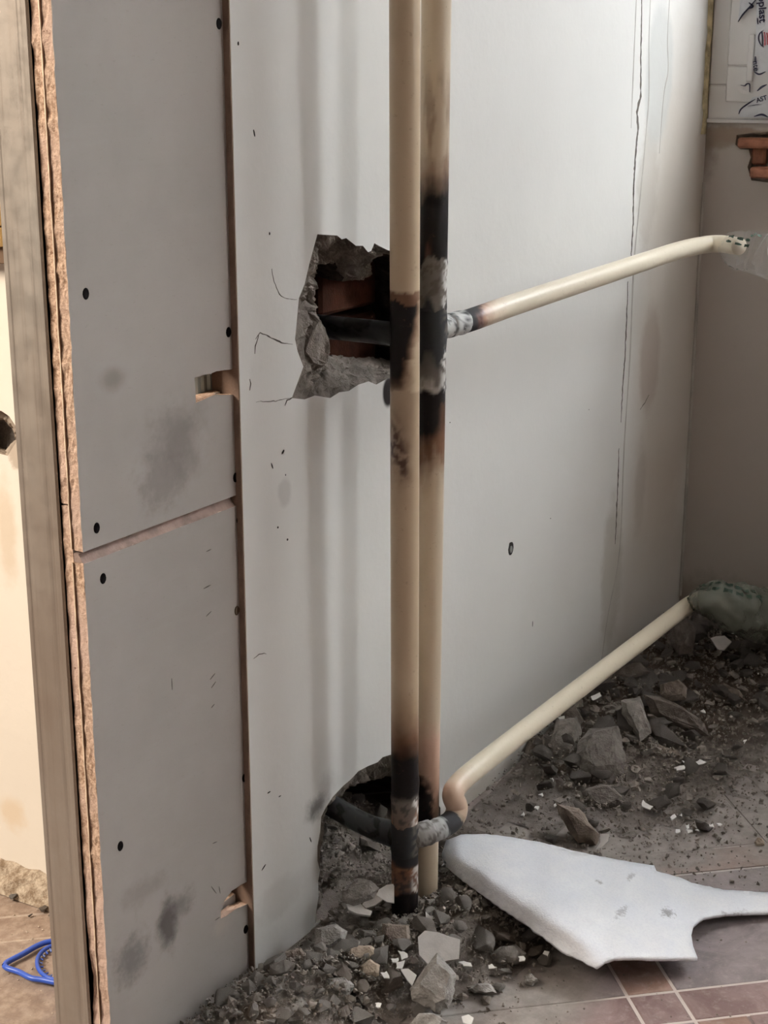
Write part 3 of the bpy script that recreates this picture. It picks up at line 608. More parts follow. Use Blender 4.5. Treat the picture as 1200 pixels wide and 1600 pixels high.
# screws driven into the face layer
def screw(px, py, par, m=m_black):
    p = PY(px, py, YB); V = []; n = 12; r = .0041
    prof = [(r * 1.15, -.0002), (r * .9, -.0010), (r * .6, -.0008), (0.0008, -.0006)]
    for rr, dy in prof:
        for k in range(n): th = 2 * math.pi * k / n; V.append(p + Vector((rr * math.cos(th) * .85, dy, rr * math.sin(th) * 1.1)))
    Fc = [(j * n + k, (j + 1) * n + k, (j + 1) * n + (k + 1) % n, j * n + (k + 1) % n) for j in range(len(prof) - 1) for k in range(n)] + [tuple((len(prof) - 1) * n + k for k in range(n))]
    V += [v + Vector((0, .004, 0)) for v in V[:n]]; m0 = len(prof) * n
    Fc += [(k, (k + 1) % n, m0 + (k + 1) % n, m0 + k) for k in range(n)]
    return obj('screw', V, Fc, m, par)
for q in [(342, 37), (134, 459), (357, 519), (368, 746), (151, 825)]: screw(*q, ub)
for q in [(161, 904), (373, 812), (382, 1215), (188, 1322), (384, 1452)]: screw(*q, lb)
tag(screw(370, 954, lb, simple('rusty_screw', (0.05, 0.03, 0.015), 0.7)), 'rusty brown screw')
m_scr = simple('scratch', (0.10, 0.085, 0.075), 0.9)
for pts in [[(318, 920), (329, 914)], [(322, 862), (330, 858)], [(328, 1062), (336, 1052)], [(330, 1075), (337, 1065)], [(268, 1060), (269, 1078)], [(339, 1315), (332, 1318)], [(330, 1106), (335, 1100)], [(342, 1385), (344, 1396)], [(338, 1556), (345, 1548)], [(336, 1438), (343, 1433)], [(322, 963), (330, 955)], [(330, 1385), (338, 1396)]]:
    ribbon(pts, .0009, m_scr, ub if pts[0][1] < 870 else lb, 'scratch', Y=YB, lift=.0003)
# crumbs of gypsum on the notch edges
for px, py, r_ in [(336, 622, .006), (322, 624, .005), (350, 620, .004), (352, 1434, .007), (362, 1428, .006), (372, 1421, .006), (384, 1412, .005)]:
    pass
# studs: C profiles with ribs
def stud(name, label, X0, prof, z0, z1, group=None, close=False, thick=.0008):
    th = thing(name, label, 'stud', (X0, prof[0][1], z0)); V, Fc = [], []; nz = 40; n = len(prof)
    for j in range(nz + 1):
        z = z0 + (z1 - z0) * j / nz
        for (dx, y) in prof:
            w_ = fbm((z * 3, y * 60, 0)) * .0006; V.append((X0 + dx + w_, y, z))
    for j in range(nz):
        for i in range(n - 1): a = j * n + i; Fc.append((a, a + n, a + n + 1, a + 1))
    m0 = len(V); V += [(x + thick * .5, y + .0, z) for x, y, z in V]
    for j in range(nz):
        for i in range(n - 1): a = m0 + j * n + i; Fc.append((a, a + 1, a + n + 1, a + n))
        Fc.append((j * n, m0 + j * n, m0 + (j + 1) * n, (j + 1) * n)); Fc.append((j * n + n - 1, (j + 1) * n + n - 1, m0 + (j + 1) * n + n - 1, m0 + j * n + n - 1))
    return th, V, Fc
ys0, ys1 = yi1 + .0006, .080; X0 = xe - .002
prof = [(.040, ys0 + .006), (.040, ys0), (.002, ys0), (0, ys0 + .0015), (0, ys0 + .006), (.0003, ys0 + .0075), (.0005, ys0 + .0085), (.0005, ys0 + .011), (.0002, ys0 + .0125), (0, ys0 + .015), (0, ys0 + .034), (.0002, ys0 + .036), (.0005, ys0 + .0375), (.0005, ys0 + .0395), (0, ys0 + .041), (0, ys1 - .0015), (.002, ys1), (.040, ys1), (.040, ys1 - .006)]
th, V, Fc = stud('metal_stud', 'ribbed galvanised steel stud at the bare end of the partition', X0, prof, 0.001, HT - .001)
obj('channel', V, Fc, m_steel, th)
# second stud seen through the notch
xs = bp(352, 600, yi1)[0]; ya = yi1 + .001
prof2 = [(0.0, ya + .045), (0, ya + .001), (-.001, ya)]; x = 0.0; pr = []
for k in range(19): pr.append((-k * .0025, ya + (.0022 if (k // 2) % 2 else 0)))
prof2 += pr[1:]
V2 = []; F2 = []; zs = [0.001, HT - .001]; n = len(prof2)
for z in zs: V2 += [(xs + dx, y, z) for dx, y in prof2]
for i in range(n - 1): F2.append((i, i + n, i + n + 1, i + 1))
th2 = thing('metal_stud', 'green-grey steel stud showing through the notch in the upper board', 'stud', (xs, ya, 0))
m_steel2 = simple('green_grey_steel', (0.30, 0.33, 0.31), 0.4, 0.6, 0.1, 10)
o_ = obj('channel', V2, F2, m_steel2, th2); md = o_.modifiers.new('s', 'SOLIDIFY'); md.thickness = .0007
# floor track of the partition
tr = thing('floor_track', 'steel floor track under the partition stud', 'track', (X0, ys0, 0))
obj('channel', *box(X0 - .006, XL - .004, ys0 - .0004, ys1 + .0008, 0.0, .0012), m_steel, tr)

# batten at the far left on the sunlit wall
m_wood = simple('pale_pine', (0.62, 0.45, 0.20), 0.7, 0, 0.2, 12); m_ledge_shade = simple('brown_ledge_shade', (0.16, 0.10, 0.06), 0.7, 0, 0.2, 12)
yb_ = PX(9, 350, XL - .02).y; z1_, z2_, z3_ = PX(4, 322, XL - .02).z, PX(4, 384, XL - .02).z, PX(4, 412, XL - .02).z
bt = thing('shelf_ledge', 'pale pine ledge on the sunlit wall left of the steel stud', 'ledge', (XL - .02, yb_, z3_))
obj('plank', *box(XL - .03, XL - .0005, yb_, yb_ + .35, z2_, (z1_ + z2_) / 2 - .001, .001), m_wood, bt); obj('plank', *box(XL - .03, XL - .0005, yb_, yb_ + .35, (z1_ + z2_) / 2 + .001, z1_, .001), m_wood, bt)
obj('ledge_shade_strip', *box(XL - .022, XL - .0005, yb_, yb_ + .35, z3_, z2_ - .0005, .001), m_ledge_shade, bt)  # brown box stands in for the shadow below the ledge

# ------------------------------------------------------------------ heating pipes
cream, tan, brown, black, char, metal, rust, pink = (.70, .63, .50, .33), (.40, .295, .185, .34), (.13, .065, .035, .45), (.008, .006, .006, .5), (.030, .030, .031, .75), (.135, .118, .10, .7), (.16, .075, .045, .8), (.50, .33, .24, .4)  # cream is the pipe paint; tan darkens it on the risers for shade
silver = (.42, .42, .40, .45)
def keyed(keys, y):
    if y <= keys[0][0]: return keys[0][1]
    for (a, ca), (b, cb) in zip(keys, keys[1:]):
        if y <= b: return mixc(ca, cb, (y - a) / (b - a))
    return keys[-1][1]
YF, YK = -.090, -.086
RP = .0154
def ztoy(yk, px):
    # table: photograph row -> height on the pipe axis
    T = [(y, PY(px, y, yk).z) for y in range(-60, 1500, 10)]
    def g(z):
        lo, hi = 0, len(T) - 1
        if z >= T[0][1]: return T[0][0] - (z - T[0][1]) * 1000
        while hi - lo > 1:
            m = (lo + hi) // 2
            if T[m][1] > z: lo = m
            else: hi = m
        a, b = T[lo], T[hi]; return a[0] + (b[0] - a[0]) * (a[1] - z) / max(1e-9, a[1] - b[1])
    return g
gF, gK = ztoy(YF, 633), ztoy(YK, 676)
def colF(p, nrm):
    s = nrm.dot(_r); y = gF(p.z); w_ = fbm(p * 45, 5); w2 = fbm(p * 130, 4); v = fbm(Vector((p.x * 40, p.y * 40, p.z * 12)), 4)
    y += w_ * 8
    c = mixc(tan, cream, .18)
    if 452 < y < 610:
        side = 0.15 + .45 * sstep(600, 470, y) * sstep(455, 470, y) - (.25 if y > 560 else 0)
        k = sstep(side + .35, side - .15, s + w_ * .3) * sstep(452, 462, y) * sstep(620, 585, y); edge = sstep(side + .7, side + .1, s + w_ * .3) * sstep(452, 460, y) * sstep(640, 590, y)
        c = mixc(c, brown, edge * .85); c = mixc(c, black, k)
        if 456 < y < 470: c = mixc(c, brown, .85)
    elif 590 <= y < 800:
        c = mixc(c, brown, .35 * sstep(820, 620, y) + .8 * sstep(-.12, .15, v) * sstep(655, 680, y) * sstep(765, 715, y) * sstep(.75, -.2, s))
    if 610 < y < 800:
        c = mixc(c, (.07, .032, .018, .4), min(1, .85 * math.exp(-((s + .75) / .65) ** 2 - ((y - 688) / 36) ** 2) + .75 * math.exp(-((s + .1) / .35) ** 2 - ((y - 722) / 24) ** 2)) * (.55 + .9 * sstep(-.3, .3, w2)))
    if y > 1060:
        c = keyed([(1060, c), (1110, mixc(tan, brown, .25)), (1150, brown), (1178, black), (1238, black), (1250, metal), (1292, mixc(metal, rust, .5)), (1304, char), (1340, char), (1350, rust), (1380, mixc(rust, metal, .4)), (1390, black), (1425, black), (1435, rust), (1500, rust)], y)
        if (1245 < y < 1300) or (1345 < y < 1388):
            c = mixc(c, char, sstep(.05, .3, w2) * .7); c = mixc(c, (.3, .15, .08, .8), sstep(.1, .3, -w_) * .5)
            if s > .35: c = mixc(c, (.62, .60, .56, .7), sstep(.35, .75, s) * sstep(-.15, .2, w2))
    return c
def colK(p, nrm):
    s = nrm.dot(_r); y = gK(p.z); w_ = fbm(p * 45, 5); w2 = fbm(p * 130, 4); v = fbm(Vector((p.x * 60, p.y * 60, p.z * 9)), 5)
    y += w_ * 12 + v * 26
    base = mixc(tan, cream, .4)
    c = keyed([(100, base), (150, mixc(base, brown, .12)), (235, mixc(base, brown, .3)), (262, mixc(base, brown, .75)), (300, black), (405, black), (412, metal), (470, metal), (486, char), (552, char), (566, mixc(char, metal, .6)), (592, metal), (604, (.34, .32, .29, .6)), (614, black), (672, black), (705, brown), (745, mixc(base, brown, .25)), (790, base), (1110, base), (1150, pink), (1185, mixc(pink, brown, .3)), (1230, mixc(pink, brown, .55)), (1285, mixc(pink, brown, .5)), (1300, base)], y)
    if 412 < y < 475: c = mixc(c, (.09, .075, .06, .85), sstep(-.05, .25, w2) * .8); 
    if (412 < y < 480 or 555 < y < 612) and s > .3: c = mixc(c, (.55, .54, .51, .6), sstep(.45, .9, s) * sstep(-.25, .1, w2))
    if 60 < y < 290: c = mixc(c, brown, sstep(.02, .3, v) * .5 * sstep(90, 190, y))
    if 290 < y < 405: c = mixc(c, (.08, .03, .015, .4), sstep(0, .4, -s) * sstep(0, .3, v) * .6)
    if 640 < y < 720: c = mixc(c, brown, sstep(.4, .9, s) * .5)
    yy = gK(p.z)
    if 1195 < yy < 1300:
        c = mixc(c, black, sstep(.70, .35, s + w2 * .25) * sstep(1190 + s * 25, 1225 + s * 25, yy + w2 * 12))
    return c
def pipe(name, label, path, rad, colf, cat='pipe', seg=40, parent=None, bump=None, part=None):
    V, Fc, NN, TS = sweep(path, rad, seg, True, bump); cols = [colf(V[i], NN[i]) for i in range(len(V))]
    if parent is None:
        return tag(obj(name, V, Fc, m_pipe, None, True, loc=path[0], cols=cols), label, cat)
    return obj(part, V, Fc, m_pipe, parent, True, cols=cols)
def cpx(x0, y0, x1, y1, Y):
    a = PY(x0, y0, Y); b = PY(x1, y1, Y); return a, b
a, b = cpx(632.5, 100, 632.5, 1380, YF); d = (b - a) / (b.z - a.z)
F0, F1 = a + d * (0.001 - a.z), a + d * (HT - .001 - a.z)
a, b = cpx(680.5, 100, 664.5, 1330, YK); d2 = (b - a) / (b.z - a.z)
K0, K1 = a + d2 * (0.001 - a.z), a + d2 * (HT - .001 - a.z)
def vpath(p0, p1, zfine):
    zs = [p0.z + (p1.z - p0.z) * i / 60 for i in range(61) if p0.z + (p1.z - p0.z) * i / 60 > zfine]
    zs = [p0.z + (zfine - p0.z) * i / 420 for i in range(421)] + zs; dd = (p1 - p0) / (p1.z - p0.z)
    return [p0 + dd * (z - p0.z) for z in sorted(set(zs))]
rnF = lambda p, t: (fbm(p * 90) * .0005 if 1240 < gF(p.z) < 1300 or 1340 < gF(p.z) < 1390 else 0) + .0006 * math.exp(-((gF(p.z) - 1246) / 4) ** 2) + .0014 * math.exp(-((gF(p.z) - 1222) / 14) ** 2) * max(0, (p - F0).dot(_r) / RP)
rnK = lambda p, t: (fbm(p * 90) * .0006 if 410 < gK(p.z) < 480 or 560 < gK(p.z) < 610 else 0) + .0009 * math.exp(-((gK(p.z) - 605) / 4) ** 2) + .0007 * math.exp(-((gK(p.z) - 412) / 4) ** 2)
TF = thing('heating_riser', 'front vertical heating pipe, scorched at its lower cross joint, with branch along the floor', 'pipe', F0)
TK = thing('heating_riser', 'rear vertical heating pipe, burnt black round its upper joint, with rising branch', 'pipe', K0)
pipe(0, 0, vpath(F0, F1, 1.05), RP, colF, parent=TF, part='riser', bump=rnF, seg=44)
pipe(0, 0, vpath(K0, K1, 1.05), RP, colK, parent=TK, part='riser', bump=rnK, seg=44)
RB = .0128
# upper branch: from the rear riser to the window wall
def onK(z): return K0 + d2 * (z - K0.z)
zU = PY(700, 508, YK).z
cU = onK(zU)
Pu = [cU, PY(730, 501.5, YK), PY(800, 477, YK), PY(900, 444, YK), PY(1000, 411, YK), PY(1060, 391.5, YK), PY(1098, 383, YK - .004)]
e1 = PY(1125, 381, YK - .025); e2 = PY(1155, 385, YK - .065); Pu += [e1, e2]
pu = smooth_path(Pu, 26)
def colU(p, nrm):
    x, y = proj(p); s = nrm.dot(_u); w2 = fbm(p * 120, 4); x += w2 * 6
    c = keyed([(700, silver), (724, silver), (730, char), (745, char), (752, (.12, .06, .05, .4)), (758, mixc(pink, brown, .4)), (772, mixc(cream, pink, .35)), (800, cream), (1200, cream)], x)
    if x < 728: c = mixc(c, char, sstep(0, .3, w2) * .8)
    return c
pipe(0, 0, pu, RB, colU, parent=TK, part='branch_pipe', seg=28, bump=lambda p, t: (fbm(p * 200) * .0005 if proj(p)[0] < 728 else 0))
# stub into the wall cavity
dk = lambda p, n: mixc((.006, .006, .0065, .38), (.02, .018, .016, .6), sstep(0, .5, fbm(p * 60)))
pipe(0, 0, [(cU + Vector((0, 0, -.009))).lerp(Vector((cU.x - .0, .15, cU.z - .009)), k / 30) for k in range(31)], RB * 1.02, dk, parent=TK, part='wall_stub', seg=24)
# weld collar
Vc, Fcc, NN, TS = sweep([cU.lerp(pu[26], k / 6 * .45 + .42) for k in range(7)], lambda t, i: .0133 + .0005 * math.sin(i * 1.6), 26, True, lambda p, t: fbm(p * 260) * .0006)
obj('weld_collar', Vc, Fcc, m_pipe, TK, True, cols=[mixc(silver, char, sstep(-.1, .4, fbm(p * 110))) for p in Vc])
# lower branch: forward curl then along the wall
zLc = PY(633, 1308, YF).z; cF = F0 + (F1 - F0) * ((zLc - F0.z) / (F1.z - F0.z))
def PYo(x, y, Y): return PY(x, y, Y)
YL = -.112
Pl = [cF, PYo(662, 1303, -.106), PYo(690, 1293, -.116), PYo(708, 1280, -.119), PYo(714, 1262, -.118), PYo(708, 1243, -.115), PYo(716, 1226, YL), PYo(745, 1200, YL), PYo(820, 1141, YL), PYo(920, 1064, YL), PYo(1010, 995.5, YL), PYo(1060, 957, YL), PYo(1080, 943, YL - .004), PYo(1100, 936, YL - .022), PYo(1140, 948, YL - .07)]
pl_ = smooth_path(Pl, 22)
def colL(p, nrm):
    i = min(range(0, len(pl_), 3), key=lambda k: (pl_[k] - p).length_squared); t = i / len(pl_) * 14; w2 = fbm(p * 120, 4); t += w2 * .12
    c = keyed([(0, metal), (1.9, (.38, .38, .37, .6)), (2.1, char), (2.9, char), (3.4, mixc(brown, pink, .5)), (4.2, mixc(pink, brown, .25)), (5.2, pink), (6.0, mixc(cream, pink, .6)), (6.8, cream), (20, cream)], t)
    if t < 1.9: c = mixc(c, (.08, .07, .06, .8), sstep(0, .25, w2) * .8)
    if t > 3: c = mixc(c, (.70, .61, .45, .33), .25)
    return c
pipe(0, 0, pl_, lambda t, i: RB * (1.12 if i < 30 else 1.0), colL, parent=TF, part='branch_pipe', seg=28, bump=lambda p, t: (fbm(p * 160) * .0008 if t < .13 else 0))
pst = smooth_path([cF, cF + Vector((-.004, .05, .004)), cF + Vector((-.002, .11, .016)), cF + Vector((0, .17, .02))], 12)
pipe(0, 0, pst, lambda t, i: RB * (1.25 - .25 * sstep(0, .35, t)), dk, parent=TF, part='wall_stub', seg=24)
# forged cross body of the lower joint
for dz in (0,):
    Vc, Fcc, NN, TS = sweep([cF + Vector((0, 0, -.020 + .040 * k / 14)) for k in range(15)], lambda t, i: RP + .0022 * math.sin(math.pi * t), 36, True, lambda p, t: fbm(p * 60) * .0008)
    obj('joint_body', Vc, Fcc, m_pipe, TF, True, cols=[mixc(char, metal, sstep(.3, .8, n_.dot(_r)) * .9 * sstep(-.2, .3, fbm(p * 140))) for p, n_ in zip(Vc, NN)])
Vc, Fcc, NN, TS = sweep([cU + Vector((0, 0, -.024 + .048 * k / 14)) for k in range(15)], lambda t, i: RP + .0010 * math.sin(math.pi * t), 36, True, lambda p, t: fbm(p * 60) * .0006)
obj('joint_body', Vc, Fcc, m_pipe, TK, True, cols=[mixc(char, metal, sstep(.5, .95, n_.dot(_r)) * .7 * sstep(-.2, .3, fbm(p * 140))) for p, n_ in zip(Vc, NN)])

# ------------------------------------------------------------------ plastic bags round the pipe ends
def bag_mat(name, col, alpha, rough=0.15):
    t = NT(name, rough, 0, 0.6); t.color(col); t.b.inputs['Alpha'].default_value = alpha; t.bump(t.noise(60, 4), 0.6, 0.004); return t.m
m_bag = bag_mat('clear_green_polythene', (0.17, 0.185, 0.15), 0.75); m_bag2 = bag_mat('clear_polythene', (0.60, 0.60, 0.58), 0.12)
m_green = simple('dark_green_print', (0.03, 0.06, 0.04), 0.5)
def bag(name, label, path, radf, mat, marks, seed):
    c0 = path[0]; th = thing(name, label, 'bag', c0); P_ = smooth_path(path, 14)
    V, Fc, NN, TS = sweep(P_, radf, 40, True, lambda p, t: fbm(p * 38 + Vector((seed, 0, 0)), 4) * .011 * (0.25 + t) + abs(fbm(p * 90, 3)) * .004)
    obj('film', V, Fc, mat, th, True)
    for (i0, k0, n_, w_) in marks:      # print following the film surface
        VV, FF = [], []
        for j in range(n_):
            a = V[(i0 + j) * 40 + (k0) % 40]; b2 = V[(i0 + j) * 40 + (k0 + 1) % 40]; nn = NN[(i0 + j) * 40 + k0 % 40]
            z_ = .3 + .7 * abs(math.sin(j * 1.9 + k0)); m_ = a.lerp(b2, .5); h = (b2 - a) * w_ * z_ * .5
            VV += [m_ - h + nn * .0012, m_ + h + nn * .0012]
        for j in range(n_ - 1):
            if j % 3 != 2: FF.append((2 * j, 2 * j + 1, 2 * j + 3, 2 * j + 2))
        obj('print', VV, FF, m_green, th)
    return th
bg1 = bag('plastic_bag', 'green-tinted polythene bag wrapped on the lower pipe end above the rubble', [PYo(1087, 939, -.118), PYo(1108, 938, -.15), PYo(1140, 946, -.18), PYo(1185, 958, -.20), PYo(1240, 970, -.22)], lambda t, i: .012 + .014 * min(1, t * 3) + .014 * t, m_bag, [(4, k, 5, .9) for k in (8, 10, 12, 14)] + [(10, k, 26, 1.3) for k in (2, 4)], 1)
bg2 = bag('plastic_bag', 'clear polythene bag knotted round the upper pipe end by the window', [PY(1136, 382, YK - .03), PY(1150, 388, YK - .055), PY(1172, 394, YK - .075), PY(1200, 400, YK - .10), PY(1240, 404, YK - .12)], lambda t, i: .012 + .012 * min(1, t * 3) + .008 * t, m_bag2, [(14, k, 9, 1.1) for k in (4, 6)] + [(22, k, 16, 1.2) for k in (2,)] + [(8, k, 26, .6) for k in (14,)], 5)
# chrome valve inside the upper bag
m_chrome = simple('bright_valve_metal', (0.7, 0.71, 0.73), 0.15, 1.0, 0.03)
vp = smooth_path([e2, e2 + Vector((.0, -.045, -.003)), e2 + Vector((0, -.055, -.003)), e2 + Vector((0, -.09, -.003))][1:], 6)
Vc, Fcc, _, _ = sweep(vp, lambda t, i: .009 if i % 6 < 3 else .011, 8)
tag(obj('radiator_valve', Vc, Fcc, m_chrome, None, loc=e2), 'shiny metal valve inside the clear bag on the upper pipe', 'valve')
# ------------------------------------------------------------------ rubble
def gsn(x, y, cx, cy, sx, sy, ang=0):
    dx, dy = x - cx, y - cy; c, s = math.cos(ang), math.sin(ang); u, v = dx * c + dy * s, -dx * s + dy * c
    return math.exp(-(u / sx) ** 2 - (v / sy) ** 2)
def mound(x, y):
    h = .050 * gsn(x, y, 2.30, -.06, .34, .13) + .030 * gsn(x, y, 2.05, -.03, .26, .09) + .022 * gsn(x, y, 1.86, -.14, .16, .12) + .022 * gsn(x, y, 2.3, -.28, .2, .12)
    h += .030 * gsn(x, y, 1.26, -.115, .19, .055, -.15) + .020 * gsn(x, y, 1.13, -.09, .09, .06) + .016 * gsn(x, y, 1.36, -.17, .10, .05)
    h += .026 * gsn(x, y, 1.09, -.05, .11, .05) + .016 * gsn(x, y, 1.41, -.19, .09, .06)
    h += .075 * gsn(x, y, 1.42, .09, .13, .085) + .010 * gsn(x, y, 1.46, -.08, .12, .06)
    return h
def heap_surface(name, label, x0, x1, y0, y1, step, cut=.008):
    V, Fc, idx = [], [], {}; nx, ny = int((x1 - x0) / step), int((y1 - y0) / step)
    for i in range(nx + 1):
        for j in range(ny + 1):
            x, y = x0 + i * step, y0 + j * step; h = mound(x, y) + fbm((x * 45, y * 45, 0)) * .004 - cut
            if h > -.004: idx[i, j] = len(V); V.append((x, y, max(h, 0.0006)))
    for i in range(nx):
        for j in range(ny):
            q = [(i, j), (i + 1, j), (i + 1, j + 1), (i, j + 1)]
            if all(k in idx for k in q): Fc.append([idx[k] for k in q])
    return tag(obj(name, V, Fc, m_dust2 if x0 > 1.61 else m_dust, None, True), label, 'dust', kind='stuff')
heap_surface('plaster_dust', 'brown-grey dust and crumbs under the rubble at the window corner', 1.62, 2.415, -.50, -.003, .01)
heap_surface('plaster_dust', 'grey dust and crumbs under the rubble at the foot of the risers', 1.00, 1.172, -.22, -.003, .008)
heap_surface('plaster_dust', 'grey dust and crumbs spilling out of the lower wall hole', 1.174, 1.60, -.26, .14, .008)

def rock_shape(seed, flat=1.0, cuts=1, rough=.05, npts=15):
    rr = random.Random(seed); bm = bmesh.new()
    for _ in range(npts):
        while True:
            v = Vector((rr.uniform(-1, 1), rr.uniform(-1, 1), rr.uniform(-1, 1)))
            if .3 < v.length < 1: break
        v.normalize(); v = Vector((v.x, v.y, v.z * flat)) * rr.uniform(.82, 1.0); bm.verts.new(v)
    r_ = bmesh.ops.convex_hull(bm, input=bm.verts[:]); bmesh.ops.delete(bm, geom=[g for g in r_['geom_interior'] if isinstance(g, bmesh.types.BMVert)], context='VERTS')
    finish_rock(bm, cuts, rough, seed)
    return bm
def finish_rock(bm, cuts, rough, seed, scale=1.0):
    if cuts:
        bmesh.ops.subdivide_edges(bm, edges=bm.edges[:], cuts=cuts, use_grid_fill=True)
    bm.normal_update()
    for v in bm.verts:
        q = Vector(v.co) / scale * 2.0 + Vector((seed, 0, 0)); v.co += v.normal * (fbm(q, 5) - abs(fbm(q * 2.3, 3)) * .5) * rough * scale
def bm_mesh(bm, name, mat):
    bmesh.ops.triangulate(bm, faces=bm.faces[:]); me = bpy.data.meshes.new(name); bm.to_mesh(me); bm.free(); me.materials.append(mat); return me
ROCKS = [bm_mesh(rock_shape(i, .75, 1, .10, 14), 'rubble_piece', m_stone) for i in range(14)]
ROCKS2 = [bm_mesh(rock_shape(i + 40, .75, 1, .10, 14), 'rubble_piece', m_stone_c) for i in range(14)]
PEBB = [bm_mesh(rock_shape(100 + i, .8, 0, .05, 10), 'rubble_piece', m_stone) for i in range(8)]
def traced(name, label, px, base_, thick, mat, tilt=42, cat='rubble', cuts=2, rough=.05, group=None, back=1.0, inset=.68, seed=1, rest=True):
    """solid lump whose outline follows px; stands on the ground at its lowest pixel"""
    cx = sum(p[0] for p in px) / len(px); by = max(p[1] for p in px); zc = base_ + (.007 if base_ > .0045 else 0)
    p0 = PZ(cx, by - 2, zc); hd = Vector((p0.x - CAM.x, p0.y - CAM.y, 0)).normalized()
    n = (-hd * math.cos(R(tilt)) + Vector((0, 0, 1)) * math.sin(R(tilt)))
    O = [PP(x, y, p0, n) for x, y in px]; c = sum(O, Vector()) / len(O); size = max((q - c).length for q in O)
    bm = bmesh.new(); rr = random.Random(seed * 7 + int(cx))
    for q in O: bm.verts.new(q - c)
    for q in O:
        bm.verts.new((q - c) * inset * rr.uniform(.85, 1.1) + n * thick * rr.uniform(.35, .6)); bm.verts.new((q - c) * .8 - n * thick * back * rr.uniform(.4, .7))
    r_ = bmesh.ops.convex_hull(bm, input=bm.verts[:]); bmesh.ops.delete(bm, geom=[g for g in r_['geom_interior'] if isinstance(g, bmesh.types.BMVert)], context='VERTS')
    finish_rock(bm, cuts, rough, seed, size)
    me = bm_mesh(bm, name, mat); o = bpy.data.objects.new(name, me); COL.objects.link(o)
    zmin = min(v.co.z for v in me.vertices)
    if rest and c.z + zmin < 0.0005:            # squash the underside onto the floor
        for v in me.vertices: v.co.z = max(v.co.z, .0005 - c.z)
    ymax = -.0015 if c.x > XL else 9
    if c.y < 0 and rest:
        for v in me.vertices:
            if c.y + v.co.y > ymax: v.co.y = ymax - c.y
    for v in me.vertices:
        if c.x + v.co.x > XR - .002: v.co.x = XR - .002 - c.x
    o.location = c; tag(o, label, cat, group); return o
G, B_, T_, D_ = m_stone_g, m_stone_b, m_stone_t, m_stone_d
